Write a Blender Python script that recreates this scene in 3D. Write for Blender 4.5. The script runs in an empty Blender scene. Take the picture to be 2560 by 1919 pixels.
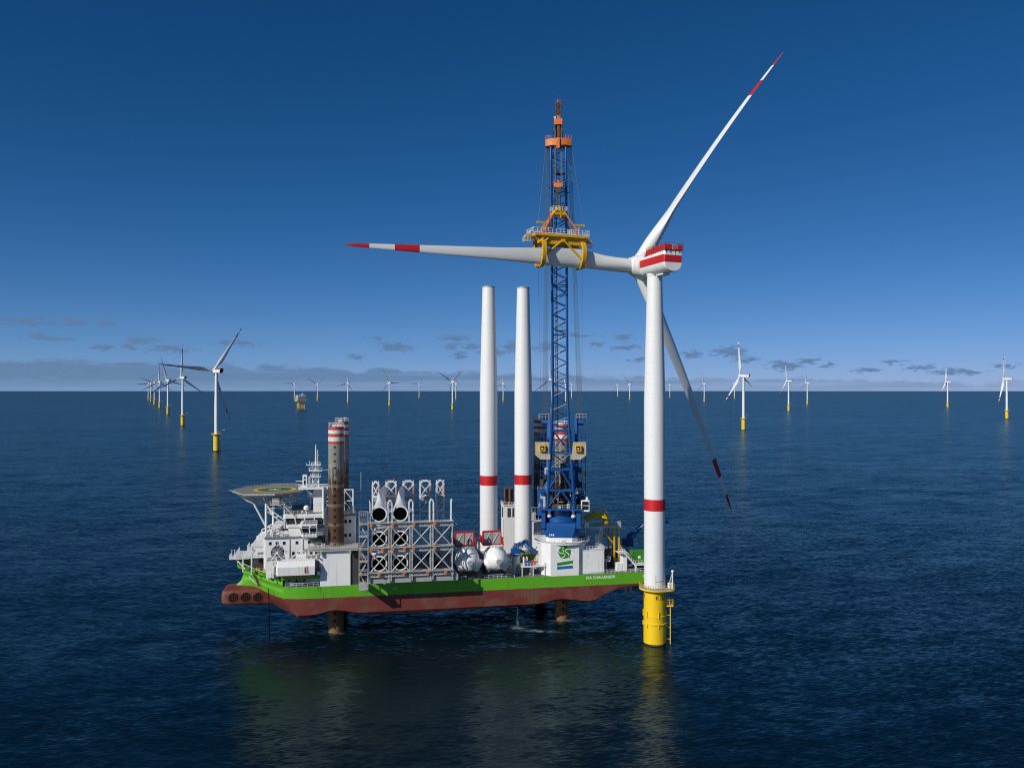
import bpy, math, random
from mathutils import Vector, Matrix
random.seed(7)
R = math.radians
SC = bpy.context.scene
COL = SC.collection

# ------------------------------------------------------------------ camera
cd = bpy.data.cameras.new('camera')
cam = bpy.data.objects.new('camera', cd); COL.objects.link(cam)
cam.location = (0, 0, 70.6); cam.rotation_euler = (R(90), 0, 0)
cd.sensor_width = 36; cd.lens = 36 * 2011 / 2560; cd.shift_y = 16.5 / 2560
cd.clip_start = 1; cd.clip_end = 200000
SC.camera = cam
# ------------------------------------------------------------------ light, sky
SUN_AZ, SUN_EL = R(224), R(32)          # azimuth clockwise from +Y: behind the camera, to its left
sd = bpy.data.lights.new('sun', 'SUN'); sd.energy = 4.3; sd.angle = R(0.53); sd.color = (1.0, .945, .86)
sun = bpy.data.objects.new('sun', sd); COL.objects.link(sun)
sun.location = (-200, -200, 300)
to_sun = Vector((math.sin(SUN_AZ) * math.cos(SUN_EL), math.cos(SUN_AZ) * math.cos(SUN_EL), math.sin(SUN_EL)))
sun.rotation_euler = to_sun.to_track_quat('Z', 'Y').to_euler()
SC.view_settings.view_transform = 'Standard'; SC.view_settings.look = 'None'
SC.view_settings.exposure = 0.0; SC.view_settings.gamma = 1.0
SC.cycles.use_denoising = True; SC.cycles.filter_width = 1.1
SC.cycles.max_bounces = 8

W = bpy.data.worlds.new('World'); SC.world = W; W.use_nodes = True
wn, wl = W.node_tree.nodes, W.node_tree.links
wn.clear()
def wnode(t, **k):
    n = wn.new(t)
    for a, b in k.items(): setattr(n, a, b)
    return n
def wmath(op, a, b=None, c=None, clamp=False):
    n = wnode('ShaderNodeMath', operation=op, use_clamp=clamp)
    for i, x in enumerate((a, b, c)):
        if x is None: continue
        if isinstance(x, (int, float)): n.inputs[i].default_value = x
        else: wl.new(x, n.inputs[i])
    return n.outputs[0]
sky = wnode('ShaderNodeTexSky', sky_type='NISHITA', sun_disc=False)
sky.sun_elevation = SUN_EL; sky.sun_rotation = SUN_AZ
sky.altitude = 70; sky.air_density = 0.4; sky.dust_density = 0.0; sky.ozone_density = 10.0
tc = wnode('ShaderNodeTexCoord')
sp = wnode('ShaderNodeSeparateXYZ'); wl.new(tc.outputs['Generated'], sp.inputs[0])
az = wmath('MULTIPLY', wmath('ARCTAN2', sp.outputs[0], sp.outputs[1]), 57.29578)
el = wmath('MULTIPLY', wmath('ARCSINE', sp.outputs[2]), 57.29578)
cb = wnode('ShaderNodeCombineXYZ'); wl.new(az, cb.inputs[0]); wl.new(el, cb.inputs[1])
def wnoise(sx, sy, detail, rough=.55, off=0.):
    m = wnode('ShaderNodeMapping'); wl.new(cb.outputs[0], m.inputs[0])
    m.inputs['Scale'].default_value = (sx, sy, 1); m.inputs['Location'].default_value = (off, off * .7, off * 1.3)
    n = wnode('ShaderNodeTexNoise'); n.inputs['Scale'].default_value = 1
    n.inputs['Detail'].default_value = detail; n.inputs['Roughness'].default_value = rough
    wl.new(m.outputs[0], n.inputs['Vector'])
    return n
warp = wnoise(.9, 2.4, 4, .6, 3.)
wv = wnode('ShaderNodeVectorMath', operation='MULTIPLY_ADD')
wl.new(warp.outputs['Color'], wv.inputs[0]); wv.inputs[1].default_value = (2.6, .75, 0); wl.new(cb.outputs[0], wv.inputs[2])
wv2 = wnode('ShaderNodeVectorMath', operation='SUBTRACT'); wl.new(wv.outputs[0], wv2.inputs[0]); wv2.inputs[1].default_value = (1.3, .375, 0)
# single clouds low over the horizon: azimuth, elevation, half width, half height (degrees)
PUFFS = [(60,803,62,11),(185,803,28,13),(262,808,18,7),(118,843,45,8),(360,852,46,9),(258,868,26,8),(320,868,18,9),
  (425,872,52,10),(600,857,58,7),(985,868,46,15),(892,893,24,7),(940,848,18,7),(1140,845,42,10),(1130,868,20,10),
  (1145,888,28,10),(1235,878,38,14),(1290,866,30,18),(1372,868,44,15),(1440,836,30,8),(1560,845,36,10),(1565,868,32,10),
  (1830,880,50,15),(1960,913,50,12),(2020,902,26,8),(2305,917,36,9),(2160,927,32,6),(2400,930,62,7),(1730,886,26,8),
  (1640,888,22,7),(2510,914,32,6),(1862,899,32,7),(1592,900,26,7),(1180,866,30,9),(2235,905,20,5),(2075,912,18,5),(1490,862,20,6)]
acc = None
for (px, py, rx, ry) in PUFFS:
    a = math.degrees(math.atan((px - 1280) / 2011)); e = math.degrees(math.atan((976 - py) / math.hypot(2011, px - 1280)))
    k = math.degrees(1 / 2011)
    s = wnode('ShaderNodeVectorMath', operation='SUBTRACT'); wl.new(wv2.outputs[0], s.inputs[0]); s.inputs[1].default_value = (a, e, 0)
    m = wnode('ShaderNodeVectorMath', operation='MULTIPLY'); wl.new(s.outputs[0], m.inputs[0]); m.inputs[1].default_value = (1 / (rx * k), 1 / (ry * k), 0)
    d = wnode('ShaderNodeVectorMath', operation='LENGTH'); wl.new(m.outputs[0], d.inputs[0])
    acc = d.outputs['Value'] if acc is None else wmath('MINIMUM', acc, d.outputs['Value'])
fine = wnoise(2.2, 6.5, 6, .66, 11.)
puff = wmath('SUBTRACT', wmath('SUBTRACT', 1.15, acc), wmath('MULTIPLY', wmath('SUBTRACT', fine.outputs['Fac'], .46), 3.0))
puff = wmath('MULTIPLY', puff, 1.6, clamp=True)
# long cloud bank sitting on the horizon: tall at the left, thin at the right
bn = wnoise(.42, .9, 6, .6, 27.)
top = wmath('ADD', wmath('MULTIPLY', az, -.024), 1.28)
top = wmath('ADD', top, wmath('MULTIPLY', wmath('SUBTRACT', bn.outputs['Fac'], .5), 1.6))
bank = wmath('MULTIPLY', wmath('SUBTRACT', top, el), 4.0, clamp=True)
st = wnoise(.10, 3.0, 5, .6, 41.)
thin = wmath('MULTIPLY', wmath('ADD', wmath('SUBTRACT', st.outputs['Fac'], .40), wmath('MULTIPLY', wmath('SUBTRACT', .6, wmath('MULTIPLY', az, .02)), .12)), 5.0, clamp=True)
bank = wmath('MULTIPLY', bank, wmath('ADD', wmath('MULTIPLY', thin, .6), .4))
low = wmath('MULTIPLY', wmath('SUBTRACT', el, .15), 1.6, clamp=True)
bank = wmath('MULTIPLY', bank, wmath('ADD', wmath('MULTIPLY', low, .55), .45))
mask = wmath('MAXIMUM', wmath('MULTIPLY', puff, .86), wmath('MULTIPLY', bank, .74))
# clear, polarised-looking sky: per-channel contrast
ss = wnode('ShaderNodeSeparateColor'); wl.new(sky.outputs[0], ss.inputs[0])
cc = wnode('ShaderNodeCombineColor')
for i, (ga, gp) in enumerate(((2.2, 1.57), (.77, .94), (.75, .84))):
    v = wmath('POWER', wmath('MULTIPLY', ss.outputs[i], .1), gp); wl.new(wmath('MULTIPLY', v, ga * 10), cc.inputs[i])
mx = wnode('ShaderNodeMix', data_type='RGBA')
wl.new(mask, mx.inputs['Factor']); hz = wnode('ShaderNodeMix', data_type='RGBA')               # pale grey air right above the horizon
wl.new(wmath('MULTIPLY', wmath('POWER', 2.718, wmath('MULTIPLY', wmath('MAXIMUM', el, 0.), -.23)), .64), hz.inputs['Factor'])
wl.new(cc.outputs[0], hz.inputs['A']); hz.inputs['B'].default_value = (1.9, 3.1, 5.2, 1)
wl.new(hz.outputs['Result'], mx.inputs['A'])
lit = wnoise(1.0, 4.2, 5, .65, 63.)
cr_ = wnode('ShaderNodeMix', data_type='RGBA'); wl.new(lit.outputs['Fac'], cr_.inputs['Factor'])
cr_.inputs['A'].default_value = (.86, 1.72, 3.25, 1); cr_.inputs['B'].default_value = (1.42, 2.3, 3.85, 1)
wl.new(cr_.outputs['Result'], mx.inputs['B'])
bg = wnode('ShaderNodeBackground'); wl.new(mx.outputs['Result'], bg.inputs[0]); bg.inputs[1].default_value = 0.1
wo = wnode('ShaderNodeOutputWorld'); wl.new(bg.outputs[0], wo.inputs[0])

# ------------------------------------------------------------------ materials
def mat(name, col, rough=.5, metal=0., var=0., scale=1., col2=None, bump=0., spec=.5, streak=None, coat=0.):
    """Principled paint: patchy tint (var), optional second colour for wear in patches, optional vertical streaks."""
    m = bpy.data.materials.new(name); m.use_nodes = True
    n, l = m.node_tree.nodes, m.node_tree.links
    b = n['Principled BSDF']
    b.inputs['Roughness'].default_value = rough; b.inputs['Metallic'].default_value = metal
    b.inputs['Specular IOR Level'].default_value = spec; b.inputs['Coat Weight'].default_value = coat
    c4 = (*col, 1)
    b.inputs['Base Color'].default_value = c4
    if var or col2 or bump or streak:
        tc = n.new('ShaderNodeTexCoord')
        nz = n.new('ShaderNodeTexNoise'); nz.inputs['Scale'].default_value = scale; nz.inputs['Detail'].default_value = 5
        nz.inputs['Roughness'].default_value = .6
        l.new(tc.outputs['Object'], nz.inputs['Vector'])
        mx = n.new('ShaderNodeMix'); mx.data_type = 'RGBA'; mx.blend_type = 'MIX'
        mx.inputs['A'].default_value = c4
        mx.inputs['B'].default_value = (*(col2 or tuple(max(0, x * (1 - var)) for x in col)), 1)
        rp = n.new('ShaderNodeMapRange'); rp.inputs[1].default_value = .48 if col2 else .3; rp.inputs[2].default_value = .62 if col2 else .75
        l.new(nz.outputs['Fac'], rp.inputs[0])
        if col2: rp.inputs[4].default_value = var or 1.
        l.new(rp.outputs[0], mx.inputs['Factor'])
        out = mx.outputs['Result']
        if streak:                                            # (colour, amount, frequency): runs of rust or grime down the steel
            sc, amt, fr = streak
            mp = n.new('ShaderNodeMapping'); mp.inputs['Scale'].default_value = (fr, fr, fr * .07)
            l.new(tc.outputs['Object'], mp.inputs[0])
            n2 = n.new('ShaderNodeTexNoise'); n2.inputs['Scale'].default_value = 1; n2.inputs['Detail'].default_value = 4
            l.new(mp.outputs[0], n2.inputs['Vector'])
            r2 = n.new('ShaderNodeMapRange'); r2.inputs[1].default_value = .55; r2.inputs[2].default_value = .72; r2.inputs[4].default_value = amt
            l.new(n2.outputs['Fac'], r2.inputs[0])
            m2 = n.new('ShaderNodeMix'); m2.data_type = 'RGBA'; l.new(r2.outputs[0], m2.inputs['Factor'])
            l.new(out, m2.inputs['A']); m2.inputs['B'].default_value = (*sc, 1); out = m2.outputs['Result']
        l.new(out, b.inputs['Base Color'])
        rr = n.new('ShaderNodeMapRange'); rr.inputs[3].default_value = max(.05, rough - .08); rr.inputs[4].default_value = min(1, rough + .12)
        l.new(nz.outputs['Fac'], rr.inputs[0]); l.new(rr.outputs[0], b.inputs['Roughness'])
        if bump:
            bp = n.new('ShaderNodeBump'); bp.inputs['Distance'].default_value = bump; bp.inputs['Strength'].default_value = .6
            l.new(nz.outputs['Fac'], bp.inputs['Height']); l.new(bp.outputs[0], b.inputs['Normal'])
    return m
RUST = (.10, .045, .018)
M = {}
M['white'] = mat('white_paint', (.74, .75, .74), .42, var=.10, scale=.35, streak=((.50, .47, .42), .30, .9))
M['ship_white'] = mat('ship_white_paint', (.76, .77, .77), .45, var=.12, scale=.4, streak=((.48, .38, .28), .35, 1.3))
M['blade_white'] = mat('blade_white', (.70, .71, .70), .35, var=.06, scale=.15)
M['tower_white'] = mat('tower_white', (.72, .73, .73), .40, var=.05, scale=.2, streak=((.60, .60, .58), .25, 1.0))
M['red'] = mat('signal_red', (.52, .012, .014), .42, var=.15, scale=.4)
M['yellow'] = mat('traffic_yellow', (.80, .52, .006), .45, var=.12, scale=.5, streak=((.42, .26, .03), .30, 1.1))
M['yellow_rig'] = mat('rig_yellow', (.72, .40, .008), .48, var=.25, scale=.7)
M['far_yellow'] = mat('faded_yellow', (.76, .52, .02), .5, var=.15, scale=.2)
M['green'] = mat('hull_green', (.105, .37, .014), .42, var=.14, scale=.18, streak=((.10, .22, .02), .35, .5))
M['box_green'] = mat('container_green', (.045, .24, .02), .5, var=.2, scale=.7)
M['antifoul'] = mat('antifouling_red', (.145, .024, .018), .62, var=.7, scale=.16, col2=(.155, .075, .050), streak=((.085, .052, .03), .75, .5), bump=.02)
M['deck'] = mat('deck_grey', (.20, .21, .21), .7, var=.5, scale=.3)
M['steel'] = mat('galvanised_steel', (.56, .55, .52), .5, metal=.25, var=.3, scale=.8, streak=((.26, .18, .11), .35, 1.2))
M['grey'] = mat('grey_paint', (.36, .37, .37), .55, var=.25, scale=.5)
M['dark'] = mat('dark_steel', (.045, .047, .05), .55, var=.3, scale=.8)
M['black'] = mat('black_inside', (.003, .003, .003), .9, spec=0.)
M['blue'] = mat('crane_blue', (.003, .078, .29), .40, var=.22, scale=.4, streak=((.003, .05, .20), .35, 1.0))
M['blue_dark'] = mat('boom_blue', (.003, .072, .25), .45, var=.3, scale=.5)
M['orange'] = mat('crane_orange', (.66, .17, .03), .48, var=.25, scale=.5, streak=((.25, .07, .02), .4, .9))
M['brown'] = mat('rusty_brown', (.15, .062, .022), .75, var=.8, scale=.7, col2=(.06, .032, .02), bump=.02)
M['rope'] = mat('wire_rope', (.16, .16, .15), .6, metal=.3)
M['glass'] = mat('dark_glass', (.012, .016, .02), .08, spec=.8)
M['pad'] = mat('helideck_grey', (.21, .20, .185), .8, var=.25, scale=.5)
M['pad_green'] = mat('helideck_green', (.03, .14, .05), .8, var=.25, scale=.8)
M['logo_green'] = mat('logo_green', (.03, .22, .012), .45)
M['logo_blue'] = mat('logo_blue', (.01, .12, .36), .45)
M['text_white'] = mat('lettering_white', (.80, .80, .80), .5)
M['text_dark'] = mat('lettering_dark', (.10, .07, .01), .5)
M['hivis'] = mat('hi_vis_yellow', (.75, .72, .03), .7)
M['navy'] = mat('navy_cloth', (.012, .016, .035), .8)
M['skin'] = mat('skin', (.42, .24, .17), .6)
M['weed'] = mat('weedy_tide_band', (.05, .045, .015), .8, var=.5, scale=1.5)
M['foam'] = mat('foam_white', (.55, .62, .66), .7)

def leg_mat():
    """bare steel leg: grey near the top, rust in patches, rust brown further down (height in the leg's own metres)"""
    m = bpy.data.materials.new('leg_steel'); m.use_nodes = True
    n, l = m.node_tree.nodes, m.node_tree.links; b = n['Principled BSDF']; b.inputs['Roughness'].default_value = .72
    tc = n.new('ShaderNodeTexCoord'); sp = n.new('ShaderNodeSeparateXYZ'); l.new(tc.outputs['Object'], sp.inputs[0])
    def noise(sx, sz, d=5):
        mp = n.new('ShaderNodeMapping'); mp.inputs['Scale'].default_value = (sx, sx, sz); l.new(tc.outputs['Object'], mp.inputs[0])
        z = n.new('ShaderNodeTexNoise'); z.inputs['Scale'].default_value = 1; z.inputs['Detail'].default_value = d; l.new(mp.outputs[0], z.inputs['Vector']); return z.outputs['Fac']
    def mth(op, a, b_=None, cl=False):
        q = n.new('ShaderNodeMath'); q.operation = op; q.use_clamp = cl
        for i, x in enumerate((a, b_)):
            if x is None: continue
            if isinstance(x, (int, float)): q.inputs[i].default_value = x
            else: l.new(x, q.inputs[i])
        return q.outputs[0]
    h = mth('MULTIPLY', mth('SUBTRACT', 48.5, sp.outputs[2]), .10)           # 0 at the grey top, 1 in the rust zone
    r1 = mth('ADD', h, mth('MULTIPLY', mth('SUBTRACT', noise(2.0, .28), .5), 3.4))
    r1 = mth('MULTIPLY', r1, 2.2, True)
    wv = n.new('ShaderNodeTexWave'); wv.wave_type = 'BANDS'; wv.bands_direction = 'Z'; wv.inputs['Scale'].default_value = .055; wv.inputs['Distortion'].default_value = .8
    l.new(tc.outputs['Object'], wv.inputs['Vector'])
    pale = mth('MULTIPLY', mth('SUBTRACT', wv.outputs['Fac'], .90), 9., True)
    pale = mth('MULTIPLY', pale, mth('MULTIPLY', noise(1.2, .8), .7))
    mx = n.new('ShaderNodeMix'); mx.data_type = 'RGBA'; l.new(r1, mx.inputs['Factor'])
    mx.inputs['A'].default_value = (.20, .20, .19, 1)
    m0 = n.new('ShaderNodeMix'); m0.data_type = 'RGBA'; l.new(noise(.9, .25), m0.inputs['Factor'])
    m0.inputs['A'].default_value = (.028, .014, .008, 1); m0.inputs['B'].default_value = (.10, .043, .018, 1)
    l.new(m0.outputs['Result'], mx.inputs['B'])
    m2 = n.new('ShaderNodeMix'); m2.data_type = 'RGBA'; l.new(pale, m2.inputs['Factor']); l.new(mx.outputs['Result'], m2.inputs['A']); m2.inputs['B'].default_value = (.34, .30, .25, 1)
    l.new(m2.outputs['Result'], b.inputs['Base Color'])
    return m
def seams(key, step, wd, k, axis=2):
    """faint horizontal weld lines between the rolled plates"""
    m = M[key]; n, l = m.node_tree.nodes, m.node_tree.links; b = n['Principled BSDF']; src = b.inputs['Base Color'].links[0].from_socket
    tc = n.new('ShaderNodeTexCoord'); sp = n.new('ShaderNodeSeparateXYZ'); l.new(tc.outputs['Object'], sp.inputs[0])
    f = n.new('ShaderNodeMath'); f.operation = 'WRAP'; l.new(sp.outputs[axis], f.inputs[0]); f.inputs[1].default_value = step; f.inputs[2].default_value = 0
    c = n.new('ShaderNodeMath'); c.operation = 'LESS_THAN'; l.new(f.outputs[0], c.inputs[0]); c.inputs[1].default_value = wd
    q = n.new('ShaderNodeMath'); q.operation = 'MULTIPLY'; l.new(c.outputs[0], q.inputs[0]); q.inputs[1].default_value = k
    mx = n.new('ShaderNodeMix'); mx.data_type = 'RGBA'; l.new(q.outputs[0], mx.inputs['Factor']); l.new(src, mx.inputs['A']); mx.inputs['B'].default_value = tuple(x * .4 for x in b.inputs['Base Color'].default_value[:3]) + (1,)
    l.new(mx.outputs['Result'], b.inputs['Base Color'])
seams('tower_white', 2.9, .10, .13)
for k_, a_ in (('green', .16), ('antifoul', .35)): seams(k_, 7.3, .16, a_, 0); seams(k_, 1.83, .07, a_ * .7, 2)
seams('ship_white', 4.1, .06, .12, 0); seams('ship_white', 2.6, .05, .10, 2)
M['leg'] = leg_mat()
M['leg_low'] = mat('splash_zone_steel', (.19, .095, .035), .75, var=.7, scale=.6, col2=(.09, .045, .02), streak=((.05, .03, .015), .6, 1.2))
M['leg_red'] = mat('worn_red_band', (.44, .03, .025), .6, var=.6, scale=1.1, col2=(.20, .15, .12))
M['leg_white'] = mat('worn_white_band', (.66, .66, .64), .6, var=.55, scale=1.1, col2=(.33, .27, .22))

# ------------------------------------------------------------------ mesh builder
class MB:
    def __init__(s): s.v = []; s.f = []; s.m = []; s.T = Matrix.Identity(4); s.mi = 0
    def add(s, vs, fs, mi=None):
        o = len(s.v); s.v += [tuple(s.T @ Vector(p)) for p in vs]
        for f in fs: s.f.append(tuple(i + o for i in f)); s.m.append(s.mi if mi is None else mi)
        return s
    def box(s, x0, x1, y0, y1, z0, z1, mi=None):
        v = [(x, y, z) for z in (z0, z1) for y in (y0, y1) for x in (x0, x1)]
        return s.add(v, [(0, 2, 3, 1), (4, 5, 7, 6), (0, 1, 5, 4), (2, 6, 7, 3), (0, 4, 6, 2), (1, 3, 7, 5)], mi)
    def bbox(s, x0, x1, y0, y1, z0, z1, c=.08, mi=None):
        """box with chamfered vertical edges and top"""
        def ring(d, z): return [(x0 + d + c, y0 + d, z), (x1 - d - c, y0 + d, z), (x1 - d, y0 + d + c, z), (x1 - d, y1 - d - c, z), (x1 - d - c, y1 - d, z), (x0 + d + c, y1 - d, z), (x0 + d, y1 - d - c, z), (x0 + d, y0 + d + c, z)]
        return s.loft([ring(0, z0), ring(0, z1 - c), ring(c, z1)], mi=mi)
    def loft(s, rings, cap=True, closed=True, mi=None):
        n = len(rings[0]); v = [p for r in rings for p in r]; f = []
        for i in range(len(rings) - 1):
            for j in range(n if closed else n - 1):
                k = (j + 1) % n
                f.append((i * n + j, i * n + k, (i + 1) * n + k, (i + 1) * n + j))
        if cap and closed:
            f.append(tuple(reversed(range(n)))); f.append(tuple((len(rings) - 1) * n + j for j in range(n)))
        return s.add(v, f, mi)
    def tube(s, p, q, r, r2=None, n=8, mi=None, cap=True):
        p, q = Vector(p), Vector(q); d = q - p
        if d.length < 1e-6: return s
        d.normalize(); a = d.orthogonal().normalized(); b = d.cross(a)
        r2 = r if r2 is None else r2
        def ring(c, rr): return [tuple(c + rr * (math.cos(2 * math.pi * i / n) * a + math.sin(2 * math.pi * i / n) * b)) for i in range(n)]
        return s.loft([ring(p, r), ring(q, r2)], cap, mi=mi)
    def bar(s, p, q, w, h=None, mi=None):
        """rectangular bar, h measured as near to vertical as the bar allows"""
        p, q = Vector(p), Vector(q); d = (q - p); h = h or w
        if d.length < 1e-6: return s
        d.normalize(); up = Vector((0, 0, 1)) if abs(d.z) < .98 else Vector((0, 1, 0))
        a = d.cross(up).normalized() * w / 2; b = a.normalized().cross(d) * h / 2
        def ring(c): return [tuple(c + a + b), tuple(c - a + b), tuple(c - a - b), tuple(c + a - b)]
        return s.loft([ring(p), ring(q)], mi=mi)
    def path(s, pts, r, n=8, mi=None):
        for a, b in zip(pts, pts[1:]): s.tube(a, b, r, n=n, mi=mi)
        return s
    def lathe(s, prof, n=32, mi=None, cap=True, c=(0, 0)):
        rings = [[(c[0] + r * math.cos(2 * math.pi * i / n), c[1] + r * math.sin(2 * math.pi * i / n), z) for i in range(n)] for r, z in prof]
        return s.loft(rings, cap, mi=mi)
    def prism(s, poly, z0, z1, mi=None):
        return s.loft([[(x, y, z0) for x, y in poly], [(x, y, z1) for x, y in poly]], mi=mi)
    def xprism(s, poly, x0, x1, mi=None):
        return s.loft([[(x0, y, z) for y, z in poly], [(x1, y, z) for y, z in poly]], mi=mi)
    def yprism(s, poly, y0, y1, mi=None):
        return s.loft([[(x, y0, z) for x, z in poly], [(x, y1, z) for x, z in poly]], mi=mi)
    def ball(s, c, r, n=16, mi=None, sz=1.):
        rings = []
        for i in range(1, n // 2):
            t = math.pi * i / (n // 2)
            rings.append([(c[0] + r * math.sin(t) * math.cos(2 * math.pi * j / n), c[1] + r * math.sin(t) * math.sin(2 * math.pi * j / n), c[2] - r * sz * math.cos(t)) for j in range(n)])
        return s.loft(rings, mi=mi)
    def rail(s, pts, h=1.1, step=1.6, r=.045, closed=False, mi=None, mid=True):
        pts = [Vector(p) for p in pts]
        if closed: pts = pts + [pts[0]]
        up = Vector((0, 0, 1))
        for a, b in zip(pts, pts[1:]):
            L = (b - a).length; k = max(1, round(L / step))
            for i in range(k + 1):
                c = a.lerp(b, i / k); s.tube(c, c + up * h, r, n=4, mi=mi)
            s.tube(a + up * h, b + up * h, r, n=4, mi=mi)
            if mid: s.tube(a + up * h * .5, b + up * h * .5, r * .8, n=4, mi=mi)
        return s
    def lattice(s, st, rc, rb, mi=None, mode='X', sides=(0, 1, 2, 3), n=6):
        """st: list of four-corner stations; chords of radius rc, bracing rb"""
        for a, b in zip(st, st[1:]):
            for i in range(4): s.tube(a[i], b[i], rc, n=n, mi=mi)
        for k, (a, b) in enumerate(zip(st, st[1:])):
            for i in sides:
                j = (i + 1) % 4
                if mode == 'X': s.tube(a[i], b[j], rb, n=4, mi=mi); s.tube(a[j], b[i], rb, n=4, mi=mi)
                elif k % 2: s.tube(a[i], b[j], rb, n=4, mi=mi)
                else: s.tube(a[j], b[i], rb, n=4, mi=mi)
                s.tube(b[i], b[j], rb, n=4, mi=mi)
        return s
    def mesh(s, name, mats, smooth=35):
        me = bpy.data.meshes.new(name); me.from_pydata(s.v, [], s.f)
        for m in (mats if isinstance(mats, (list, tuple)) else [mats]): me.materials.append(M[m] if isinstance(m, str) else m)
        me.polygons.foreach_set('material_index', s.m)
        me.polygons.foreach_set('use_smooth', [True] * len(s.f))
        me.update(); me.validate()
        me.set_sharp_from_angle(angle=R(smooth))
        return me
    def build(s, name, mats, parent=None, smooth=35, loc=None, label=None):
        o = bpy.data.objects.new(name, s.mesh(name, mats, smooth)); COL.objects.link(o)
        if parent is not None: o.parent = parent
        if loc is not None: o.location = loc
        if label: o['label'] = label
        return o
def tag(o, label, cat, group=None):
    o['label'] = label; o['category'] = cat
    if group: o['group'] = group
    return o
def thing(name, label, cat, loc=(0, 0, 0), rotz=0., group=None):
    o = bpy.data.objects.new(name, None); COL.objects.link(o)
    o.location = loc; o.rotation_euler = (0, 0, rotz); o.empty_display_size = 1
    return tag(o, label, cat, group)
def copy_tree(o, parent=None):
    c = o.copy(); COL.objects.link(c)
    if parent is not None: c.parent = parent
    for ch in list(o.children): copy_tree(ch, c)
    return c
def lettering(body, size, material, name, parent, depth=.01, bold=.0, spacing=1.):
    cu = bpy.data.curves.new(name, 'FONT'); cu.body = body; cu.size = size; cu.extrude = depth; cu.offset = bold
    cu.align_x = 'CENTER'; cu.align_y = 'CENTER'; cu.space_character = spacing
    t = bpy.data.objects.new(name, cu); COL.objects.link(t)
    bpy.context.view_layer.update()
    me = bpy.data.meshes.new_from_object(t.evaluated_get(bpy.context.evaluated_depsgraph_get()))
    bpy.data.objects.remove(t); bpy.data.curves.remove(cu)
    me.materials.clear(); me.materials.append(M[material])
    o = bpy.data.objects.new(name, me); COL.objects.link(o); o.parent = parent
    return o

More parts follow.
